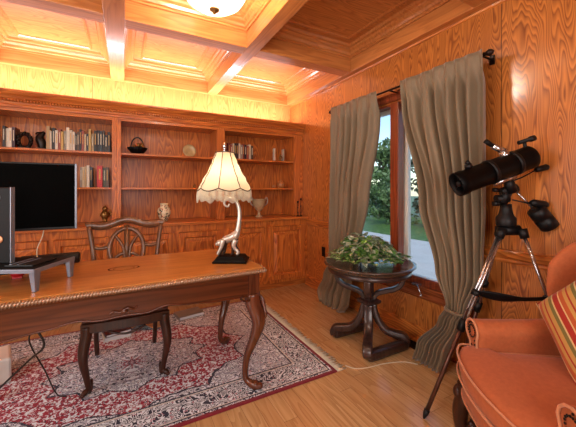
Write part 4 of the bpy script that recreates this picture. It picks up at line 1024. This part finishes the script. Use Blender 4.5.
# ------------------------------------------------------------------ ceiling light
cl=empty('ceiling_light',(.475,1.81,ZC-.001),'lit alabaster bowl ceiling light with bronze finial in the coffer','ceiling light')
MB().lathe([(.06,0),(.065,-.01),(.05,-.025),(.012,-.035),(.010,-.20),(.008,-.33)],n=24,cap=True).build('stem',m_rod,cl)
mb=MB().lathe([(.185,-.235),(.188,-.245),(.182,-.265),(.160,-.300),(.120,-.328),(.07,-.343),(.02,-.348)],n=40,cap=False); bowl=mb.build('glass_bowl',m_bowl,cl,solid=.003)
MB().lathe([(.184,-.240),(.196,-.236),(.198,-.228),(.192,-.222),(.184,-.226)],n=40,cap=False).build('rim',m_rod,cl)
mb=MB(); mb.lathe([(.022,-.345),(.030,-.352),(.028,-.360),(.012,-.366),(.010,-.376),(.002,-.384)],n=20); mb.build('finial',m_brass,cl)
mb=MB()
for k in range(3):
    a=R(40+120*k); mb.tube([(0,0,-.10),(.10*math.cos(a),.10*math.sin(a),-.13),(.192*math.cos(a),.192*math.sin(a),-.228)],.005,6); mb.ball((.196*math.cos(a),.196*math.sin(a),-.232),.012,8,6)
mb.build('support_arm',m_rod,cl)

# ------------------------------------------------------------------ lights
def light(kind,name,loc,energy,color,rot=(0,0,0),**kw):
    l=bpy.data.lights.new(name,kind); l.energy=energy; l.color=color
    for k,v in kw.items(): setattr(l,k,v)
    o=bpy.data.objects.new(name,l); COL.objects.link(o); o.location=loc; o.rotation_euler=rot; return o
light('POINT','ceiling_bulb',(.475,1.81,2.385),62,(1,.93,.82),shadow_soft_size=.12)
light('POINT','added_fill_rear',(.475,.36,2.385),14,(1,.92,.80),shadow_soft_size=.12)  # added overhead fill for brightness; no fixture hangs here
light('POINT','added_fill_left',(-1.5,.36,2.385),22,(1,.92,.80),shadow_soft_size=.12)  # second fill light added out of view on the left, without a lamp
light('POINT','lamp_bulb',(.585,1.971,1.30),2.4,(1,.84,.60),shadow_soft_size=.03)
light('AREA','cove_strip',(-.05,3.66,2.13),62,(1,.85,.88),(PI,0,0),shape='RECTANGLE',size=4.1,size_y=.12)
light('AREA','added_panel_front',(-.4,YF+.05,1.45),56,(1,.98,.95),(R(90),0,0),shape='RECTANGLE',size=1.8,size_y=1.4)  # added fill panel inside the unseen front wall, which has no window
light('AREA','added_panel_left',(XL+.05,1.0,1.45),46,(1,.98,.95),(R(90),0,R(-90)),shape='RECTANGLE',size=1.6,size_y=1.4)  # brightening panel added in front of the windowless left wall
light('SUN','sun',(0,0,5),2.4,(1,.96,.9),(R(35),R(-30),0),angle=R(2))

w=bpy.data.worlds.new('sky'); scene.world=w; w.use_nodes=True; nt=w.node_tree
sky=nt.nodes.new('ShaderNodeTexSky'); sky.sky_type='NISHITA'; sky.sun_disc=False; sky.sun_elevation=R(40); sky.sun_rotation=R(200); sky.air_density=1.0; sky.dust_density=.6
nt.links.new(sky.outputs[0],nt.nodes['Background'].inputs[0]); nt.nodes['Background'].inputs[1].default_value=.28

# ------------------------------------------------------------------ camera
cam=bpy.data.cameras.new('camera'); co=bpy.data.objects.new('camera',cam); COL.objects.link(co); scene.camera=co
co.location=(0,0,1.23); co.rotation_euler=(R(90),0,-math.atan2(.4737,.8807))
cam.sensor_width=36; cam.sensor_fit='HORIZONTAL'; cam.lens=36*305/576; cam.shift_y=-23.5/576; cam.clip_start=.02
scene.view_settings.view_transform='Standard'; scene.view_settings.look='None'; scene.view_settings.exposure=0.05; scene.view_settings.gamma=1
scene.view_settings.use_curve_mapping=False
